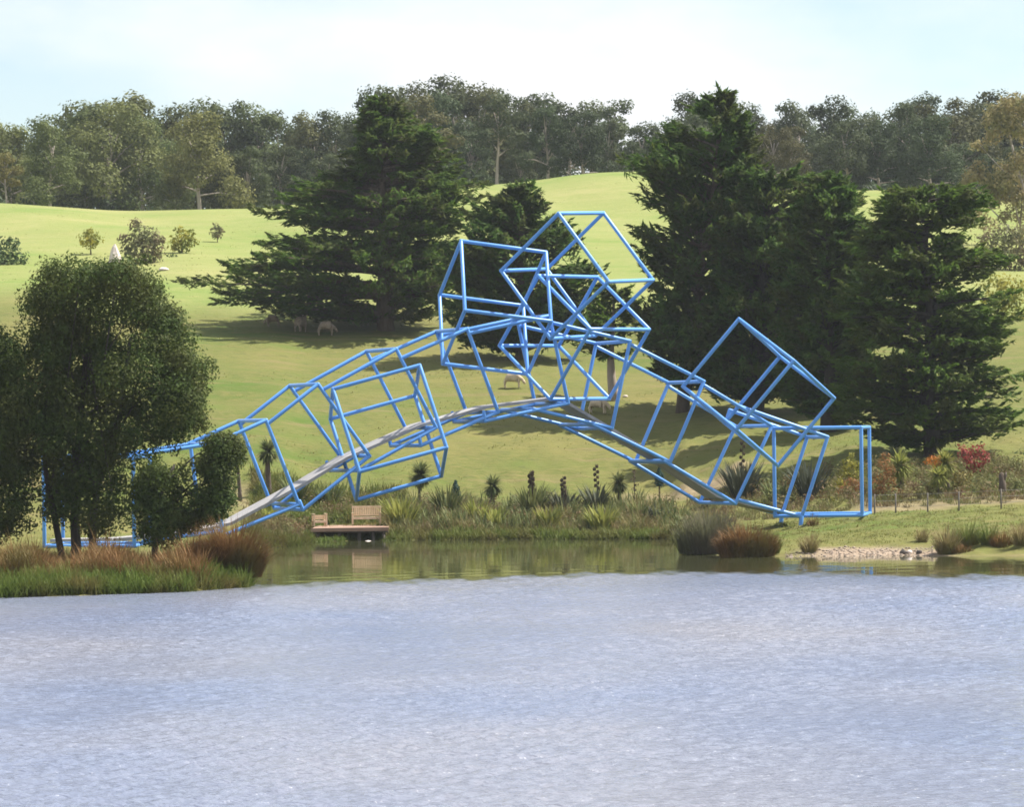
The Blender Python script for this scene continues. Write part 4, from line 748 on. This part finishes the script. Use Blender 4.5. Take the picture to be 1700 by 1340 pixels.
T = 'sedge and rush tufts at the right water edge'
for i, (lab, px, py, hp, n, mt, wd) in enumerate([
 ('tallest green-brown rush tuft standing at the water, right of the gravel', 1572, 920, 66, 460, 'sedge_tan', 1.0), ('round olive tuft right of the tallest rush tuft', 1607, 908, 54, 460, 'sedge_green', 1.2),
 ('slim green tuft second from the right edge', 1641, 905, 52, 300, 'sedge_green', .8), ('rust-brown low tuft near the right edge', 1666, 908, 36, 380, 'sedge_rust', 1.3),
 ('tan tuft cut by the right edge', 1700, 905, 54, 380, 'sedge_tan', 1.2), ('small tan tuft on the grass above the gravel', 1531, 900, 34, 150, 'sedge_tan', .6),
 ('rush tuft alone at the water in front of the bridge end', 1344, 918, 46, 280, 'sedge_tan', .8), ('small brown tuft touching the lowest tube of the end cube', 1349, 874, 26, 110, 'sedge_rust', .6),
 ('dark brown sprawling tuft below the round olive tuft', 1596, 918, 20, 300, 'sedge_rust', 1.3)]):
    clump('sedge_tuft', lab, 'plant', px, py, n, hp, 1.0, 400 + i, mt, .02, (.0, .45), (.2, .9), T, .28, wide=wd, part='blades', dome=.38 * wd)
clump('reed_bed', 'dark grey-green reed thicket at the water below the right half of the bridge', 'reeds', 1180, 918, 2000, 84, .9, 420, 'reed_grey', .026, (.0, .35), (.1, .8), None, 1.25, part='blades', dome=1.35)
clump('sedge_mound', 'rust-red sedge mound right of the dark reed thicket', 'plant', 1240, 924, 2600, 68, 1.0, 421, 'sedge_rust', .022, (.0, .3), (.2, 1.5), None, .85, part='blades', dome=1.15)
clump('sedge_tuft', 'dark green sedge tuft between the rust mound and the bridge legs', 'plant', 1272, 918, 900, 46, .9, 422, 'sedge_green', .022, (.0, .5), (.3, 1.0), T, .5, part='blades', dome=.55)
clump('sedge_mound', 'big rust-brown sedge mound at the tip of the left point', 'plant', 386, 975, 4200, 112, 1.0, 423, 'sedge_rust', .02, (.0, .28), (.2, 1.5), None, .95, part='blades', dome=1.05, Y=140.5)

def strip(name, label, n, pick, mat, hgt, width, seed, lean=(.1, .7), droop=(.1, .9), levels=3, tuft=14, spread=.12):
    """ground cover nobody could count"""
    rg = np.random.RandomState(seed); pts = []
    k = n // tuft
    for _ in range(k):
        x, y, s = pick(rg); pts.append((x, y, s))
    A = np.array(pts); A = np.repeat(A, tuft, 0); A[:, 0] += rg.normal(size=len(A)) * spread; A[:, 1] += rg.normal(size=len(A)) * spread
    z = H(A[:, 0], A[:, 1]); ok = z > -.15; A, z = A[ok], z[ok]; m_ = len(A)
    b = np.stack([A[:, 0], A[:, 1], z - .03], 1)
    me = blade_mesh(name, b, rg.rand(m_) * 6.283, hgt * A[:, 2] * (.5 + .8 * rg.rand(m_)), lean[0] + (lean[1] - lean[0]) * rg.rand(m_), droop[0] + (droop[1] - droop[0]) * rg.rand(m_), width * (.7 + .6 * rg.rand(m_)), MAT[mat], levels)
    return tag(link(bpy.data.objects.new(name, me)), label, None, None, 'stuff')
def pxy(px, Y): return (px - 850) / FPX * Y
strip('rust_sedge', 'rust-brown sedge covering the left point above its green fringe', 19000, lambda r: ((lambda p, t: (pxy(p, 136.5 + t), 136.5 + t, (.55 + .7 * r.rand()) * (.85 + .3 * math.sin(p * .045) + .2 * math.sin(p * .13 + t))))(r.uniform(-60, 335), 6 * r.rand() ** 1.3 + max(0, 0))), 'sedge_rust', .95, .022, 500)
strip('green_sedge', 'green sedge fringe along the water of the left point', 15000, lambda r: ((lambda p: (lambda Y: (pxy(p, Y), Y, .6 + .5 * r.rand()))(np.interp(p, [-60, 0, 300, 420], [132.3, 132.6, 135.2, 139]) + 2.6 * r.rand() ** 1.5))(r.uniform(-60, 432))), 'sedge_green', .75, .024, 501)
strip('tan_sedge', 'tan and green sedge between the trees of the left point', 9000, lambda r: (lambda p: (pxy(p, 142), 140 + 9 * r.rand(), .6 + .4 * r.rand()))(r.uniform(-60, 330)), 'sedge_tan', .7, .022, 502)

MAT['pasture'] = leaf_mat('pasture_blade', (0.12, 0.15, 0.03), (0.26, 0.25, 0.09), (0.20, 0.19, 0.06), 0.45)
MAT['scrub'] = leaf_mat('bank_scrub_leaf', (0.10, 0.12, 0.035), (0.20, 0.20, 0.075), (0.20, 0.13, 0.07), 0.3)
MAT['undergrowth'] = leaf_mat('undergrowth_blade', (0.11, 0.125, 0.035), (0.21, 0.205, 0.08), (0.21, 0.15, 0.08), 0.3)
def bank(px, r): 
    e = np.interp(px, [430, 452, 600, 800, 1105, 1130], [186, 188.5, 197, 195, 191.5, 186]); return e
strip('undergrowth', 'rough brownish undergrowth between the flax plants of the middle bank', 20000, lambda r: (lambda p: (lambda Y: (pxy(p, Y), Y, (.35 + .8 * r.rand()) * (.75 + .35 * math.sin(p * .061 + Y) + .25 * math.sin(p * .017 + 2))))(bank(p, r) + 1.2 + 11 * r.rand() ** 1.2))(r.choice([r.uniform(405, 500), r.uniform(655, 1135), r.uniform(655, 1135), r.uniform(405, 500)])), 'undergrowth', .8, .032, 504)
def shoreY(px):                                                       # where the bank meets the water
    Yr = np.arange(160, 204, .1); z = H(pxy(px, Yr), Yr); return float(Yr[np.argmax(z > -.02)])
strip('straw_reeds', 'straw-brown dead reeds and grass mixed into the middle bank', 9000, lambda r: (lambda p: (lambda Y: (pxy(p, Y), Y, (.4 + .8 * r.rand()) * (.8 + .4 * math.sin(p * .043))))(bank(p, r) + 1 + 9 * r.rand()))(r.uniform(640, 1140)), 'sedge_tan', .9, .026, 510)
strip('shaded_grass', 'low dark green grass on the bank under and beside the bench platform', 9000, lambda r: (lambda p: (lambda Y: (pxy(p, Y), Y, .5 + .5 * r.rand()))(shoreY(p) - .1 + 8 * r.rand()))(r.uniform(500, 665)), 'sedge_green', .34, .03, 511)
strip('tall_grass', 'tall yellow-green grass behind the bench platform', 12000, lambda r: (lambda p: (lambda Y: (pxy(p, Y), Y, .5 + .7 * r.rand()))(r.uniform(203.6, 213)))(r.uniform(415, 670)), 'grass_blade', .75, .035, 509)
strip('young_flax', 'tangled young flax and rushes among the larger clumps of the middle bank', 4600, lambda r: (lambda p: (lambda Y: (pxy(p, Y), Y, .5 + .8 * r.rand()))(bank(p, r) + 2 + 10 * r.rand()))(r.uniform(650, 1140)), 'flax', .9, .05, 508, (.05, .6), (.1, .8), 4, 26, .16)
strip('water_edge_grass', 'bright green grass hanging over the water edge of the middle bank', 14000, lambda r: (lambda p: (lambda Y: (pxy(p, Y), Y, .5 + .7 * r.rand()))(shoreY(p) - .1 + 1.9 * r.rand()))(r.choice([r.uniform(435, 512), r.uniform(650, 1165), r.uniform(700, 1125)])), 'grass_blade', .55, .03, 505)
strip('right_bank_growth', 'rough grass among the shrubs of the right bank', 20000, lambda r: (lambda p: (lambda Y: (pxy(p, Y), Y, .5 + .7 * r.rand()))(r.uniform(188, 205)))(r.uniform(1140, 1760)), 'undergrowth', .42, .03, 506)
strip('right_shore_grass', 'short turf tufts along the gravel shore on the right', 12000, lambda r: (lambda p: (lambda Y: (pxy(p, Y), Y, .5 + .6 * r.rand()))(r.uniform(164.5, 186)))(r.uniform(1250, 1760)), 'pasture', .15, .03, 507, spread=.25)

rg = np.random.RandomState(55); lum = []
for _ in range(290):                                                   # tangled low scrub between the clumps
    px = rg.uniform(640, 1140) if rg.rand() < .65 else rg.uniform(405, 660)
    Y = max(bank(px, rg) + 2, 203.5 if px > 505 and px < 655 else 0) + (12 if px < 505 or px > 655 else 7) * rg.rand(); x = pxy(px, Y); r = .18 + .38 * rg.rand() ** 1.5; lum.append((x, Y, h1(x, Y) + r * .7, r))
for _ in range(300):
    px = rg.uniform(1260, 1740); Y = rg.uniform(190, 204); x = pxy(px, Y); r = .18 + .42 * rg.rand() ** 1.5; lum.append((x, Y, h1(x, Y) + r * .6, r))
c, n_, d, l, w = lump_leaves(rg, lum, 420, .17, 1.1, .3, .5, .6, .4)
tag(link(bpy.data.objects.new('bank_scrub', leaf_mesh('bank_scrub', c, n_, d, l, w, MAT['scrub']))), 'tangled low olive and tan scrub along the banks', None, None, 'stuff')
rg = np.random.RandomState(56); N = 48000                                 # longer tufts the sheep leave standing
u_ = rg.uniform(-.15, .15, N // 6); Yt = 212 + 190 * rg.rand(N // 6) ** 1.6
kp = rg.rand(N // 6) < np.clip(.25 + .8 * np.sin(u_ * Yt * .22 + 1.5 * np.sin(Yt * .09)) * np.sin(Yt * .17 + u_ * Yt * .05), 0.03, 1); u_, Yt = u_[kp], Yt[kp]; k6 = len(u_) * 6
u_, Yt = np.repeat(u_, 6) + rg.normal(size=k6) * .0012, np.repeat(Yt, 6) + rg.normal(size=k6) * .22
b = np.stack([u_ * Yt, Yt, H(u_ * Yt, Yt) - .02], 1)
tag(link(bpy.data.objects.new('pasture_tufts', blade_mesh('pasture_tufts', b, rg.rand(len(b)) * 6.283, (.07 + .13 * rg.rand(len(b)) ** 2) * (1 - .4 * sm(262, 300, b[:, 1])), .2 + .7 * rg.rand(len(b)), .5, .05, MAT['pasture'], 2))), 'short grass tufts scattered over the hillside pasture', None, None, 'stuff')

# ------------------------------------------------------------------ bench platform
bx, by = at(612, 872, 202)[0], 202.0
zd = HC + (horizon(612) - 872) / FPX * 202.0                            # deck height above the water
x0, x1 = at(523, 872, 200)[0], at(648, 872, 200)[0]
pl = thing('platform', 'low reddish timber platform on posts standing over the water edge, carrying the bench', 'platform', ((x0 + x1) / 2, 199.5, zd))
for i in range(26):
    mb = MB(); w = (x1 - x0) / 26; mb.box(((i + .5) * w - (x1 - x0) / 2, 0, -.02 + .002 * (i % 3)), (w - .012, 6.6, .045)); mb.build('plank', MAT['deck_wood'], pl)
mb = MB(); mb.box((0, -3.36, -.07), (x1 - x0 + .04, .06, .18)); mb.build('edge_board', MAT['deck_wood'], pl)
for yy in (-2.9, 0, 2.7):
    mb = MB(); mb.box((0, yy, -.15), (x1 - x0, .1, .2)); mb.build('beam', MAT['post_wood'], pl)
for fx in (-.42, -.14, .12, .30, .44):
    for yy in (-2.9, -.1):
        mb = MB(); mb.tube([((x1 - x0) * fx, yy, -.25), ((x1 - x0) * fx + .01, yy, -zd - .5)], [.085, .085], 8); mb.build('post', MAT['post_wood'], pl, True)
def bench(name, label, loc, rz, W, n_slats, hs=.46, hb=.95):
    b = thing(name, label, 'bench', loc); b.rotation_euler[2] = rz
    def bx_(nm, c, s, rot=None): mb = MB(); mb.box(c, s, rot); return mb.build(nm, MAT['bench_wood'], b)
    for sx in (-1, 1):
        bx_('leg', (sx * (W / 2 - .04), -.25, .31), (.07, .07, .62)); bx_('leg', (sx * (W / 2 - .04), .25, hb / 2), (.07, .07, hb))
        bx_('armrest', (sx * (W / 2 - .04), -.03, .645), (.085, .62, .04)); bx_('stretcher', (sx * (W / 2 - .04), 0, .18), (.045, .45, .06))
    for i in range(5): bx_('seat_slat', (0, -.24 + i * .115, hs), (W - .02, .095, .028))
    bx_('apron', (0, -.285, hs - .06), (W - .1, .025, .09))
    bx_('top_rail', (0, .25, hb - .03), (W, .055, .10)); bx_('back_rail', (0, .25, hs + .10), (W - .1, .045, .07))
    for i in range(n_slats): bx_('back_slat', (-W / 2 + .1 + (W - .2) * (i + .5) / n_slats, .25, (hb + hs) / 2 + .02), ((W - .2) / n_slats - .018, .022, hb - hs - .16))
    return b
bench('bench', 'pale wooden slatted bench facing the lake on the timber platform', (at(608.5, 872, 201.3)[0], 201.3, zd + .004), .0, 1.5, 14, .42, .98)
bench('bench', 'smaller weathered slatted seat at the left end of the platform', (at(530.5, 872, 200.4)[0], 200.4, zd + .004), .25, .72, 6, .3, .56)

# ------------------------------------------------------------------ sheep
def sheep_mesh(head_down, seed):
    me = bpy.data.meshes.new('sheep_base'); V = []; E_ = []; R_ = []
    def v(p, r): V.append(p); R_.append(r); return len(V) - 1
    def e(a, b): E_.append((a, b))
    p = v((0, 0, .60), (.25, .27)); rr = v((-.26, 0, .61), (.25, .26)); r2 = v((-.44, 0, .60), (.17, .18)); f1 = v((.24, 0, .60), (.23, .26)); f2 = v((.40, 0, .62), (.16, .18))
    e(p, rr); e(rr, r2); e(p, f1); e(f1, f2)
    hz = .22 if head_down else .86
    n = v((.54, 0, .48 if head_down else .76), (.10, .11)); hd = v((.62, 0, hz + .12 if head_down else .90), (.085, .09)); ms = v((.70, 0, hz) if head_down else (.80, 0, .82), (.05, .055)); e(f2, n); e(n, hd); e(hd, ms)
    for s in (-1, 1):
        for (b_, x, k) in ((r2, -.40, 0), (f2, .33, 1)):
            a = v((x, s * .13, .40), (.085, .075)); c = v((x + (.03 if k else -.03), s * .135, .20), (.042, .04)); d = v((x + .01, s * .135, .02), (.034, .034)); e(b_, a); e(a, c); e(c, d)
    me.from_pydata(V, E_, []); o = bpy.data.objects.new('sheep_base', me); C.objects.link(o)
    sk = o.modifiers.new('skin', 'SKIN'); sk.use_smooth_shade = True; o.modifiers.new('sub', 'SUBSURF').levels = 1
    for i, r in enumerate(R_): me.skin_vertices[0].data[i].radius = r
    me.skin_vertices[0].data[0].use_root = True
    dg = bpy.context.evaluated_depsgraph_get(); out = bpy.data.meshes.new_from_object(o.evaluated_get(dg)); bpy.data.objects.remove(o)
    out.name = 'sheep'; out.materials.clear(); out.materials.append(MAT['wool']); return out
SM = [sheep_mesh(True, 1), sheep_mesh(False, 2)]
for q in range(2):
    d = SM[q].copy(); d.materials.clear(); d.materials.append(MAT['shaded_wool']); SM.append(d)
def sheep(label, px, py, rz, k, sc):
    g = hit(px, py, 200); o = bpy.data.objects.new('sheep', SM[k]); C.objects.link(o); o.location = g; o.rotation_euler[2] = rz; o.scale = (sc,) * 3
    tag(o, label, 'sheep', 'sheep on the hillside')
    hx = (.62, .34) if k % 2 == 0 else (.64, .9)
    for s in (-1, 1):
        mb = MB(); mb.blob((hx[0] - .03, s * .11, hx[1] + .04), (.03, .07, .03), 3, .1, 6, 4); mb.build('ear', MAT['sheep_skin'], o, True)
sheep('grazing sheep with its head down right, below the left cube of the crown', 851, 645, -.12, 0, 1.12)
sheep('grazing sheep seen under the walkway, right of the crown', 993, 688, -.35, 0, 1.15)
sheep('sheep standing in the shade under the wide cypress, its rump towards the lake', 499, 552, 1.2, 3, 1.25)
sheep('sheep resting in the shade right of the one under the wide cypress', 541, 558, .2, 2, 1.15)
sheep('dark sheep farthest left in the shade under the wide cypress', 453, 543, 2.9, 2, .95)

# ------------------------------------------------------------------ stones, stump, fence
def rock(label, px, py, rpx, mat, seed, Y=None, tall=.75, name='rock', group=None):
    g = gpt(px, py, Y); s = ppm(g[1]); r = rpx / s; mb = MB(); mb.blob((0, 0, r * tall * .6), (r, r * .8, r * tall), seed, .16, 10, 7)
    o = mb.build(name, MAT[mat], None, True); o.location = g; tag(o, label, 'rock', group)
rock('dark boulder at the water edge, left of the two by the gravel shore', 1500, 921, 6, 'dark_stone', 1)
rock('smaller dark stone at the water edge, right of the dark boulder', 1526, 920, 5, 'dark_stone', 2)
rock('pale stone at the water edge below the bench platform', 612, 903, 7, 'pale_stone', 3, None, .5)
rock('pale stone just right of the dark boulder on the gravel shore', 1510, 920, 5, 'pale_stone', 4)
g = gpt(191, 436); s = ppm(g[1]); mb = MB(); mb.tube([(0, 0, -.3), (.02, 0, .35), (-.03, .03, .9), (-.02, 0, 1.25), (.02, 0, 1.5)], [.62, .52, .34, .2, .05], 7)
o = mb.build('rock', MAT['pale_stone']); o.location = g; tag(o, 'tall pale pointed rock behind the top of the large olive tree', 'rock')
rock('low pale rock on the gravel patch of the left meadow', 272, 449, 9, 'pale_stone', 6, None, .35)
rock('small white stone on the shaded slope right of the grazing sheep', 1038, 660, 4, 'pale_stone', 7, None, .6)
rg = np.random.RandomState(9); mb = MB()
for i in range(420):
    px = rg.uniform(1300, 1560); Y = rg.uniform(161.0, 163.6) - (1 if px > 1480 else 0) * .8; x = pxy(px, Y); z = h1(x, Y); r = .025 + .055 * rg.rand() ** 2
    mb.blob((x, Y, z + r * .2), (r, r * .9, r * .6), i, .15, 6, 4)
tag(mb.build('shore_gravel', MAT['stone'], None, True), 'pale pinkish stones along the right shore', None, None, 'stuff')
g = gpt(1664, 822); st = thing('tree_stump', 'dark weathered stump standing behind the wire fence at the right', 'stump', g)
mb = MB(); mb.tube([(0, 0, -.1), (.02, 0, .5), (-.03, .02, .95), (.0, 0, 1.1)], [.22, .17, .14, .06], 8); mb.build('trunk', MAT['bark'], st, True)
mb = MB(); mb.tube([(.02, 0, .6), (.18, 0, .95), (.2, 0, 1.12)], [.09, .07, .03], 6); mb.build('branch', MAT['bark'], st, True)
fx = [(1452, 853), (1487, 852), (1540, 851), (1592, 849), (1662, 845), (1735, 842)]
P = [gpt(a, b) for a, b in fx]; o0 = P[0]
fe = thing('wire_fence', 'thin wire fence on wooden posts in front of the right-hand shrubs', 'fence', o0)
for q in P:
    mb = MB(); mb.tube([q - o0 - np.array([0, 0, .2]), q - o0 + np.array([.01, 0, .92])], [.04, .035], 7); mb.build('post', MAT['post_wood'], fe, True)
for hz in (.3, .58, .86):
    mb = MB(); mb.tube([q - o0 + np.array([0, -.06, hz]) for q in P], .006, 4); mb.build('wire', MAT['wire'], fe)

# ------------------------------------------------------------------ the air: thin even haze over the whole valley
mb = MB(); mb.box((0, 670, 36), (2100, 1560, 82))
m = bpy.data.materials.new('valley_air'); m.use_nodes = True; nt = m.node_tree; nt.nodes.clear()
out = nt.nodes.new('ShaderNodeOutputMaterial'); pv = nt.nodes.new('ShaderNodeVolumePrincipled')
pv.inputs['Color'].default_value = (0.86, 0.92, 1.0, 1); pv.inputs['Density'].default_value = 0.0001; pv.inputs['Anisotropy'].default_value = 0.2
nt.links.new(pv.outputs['Volume'], out.inputs['Volume'])
tag(mb.build('haze', m), 'thin pale haze filling the valley', None, None, 'stuff')
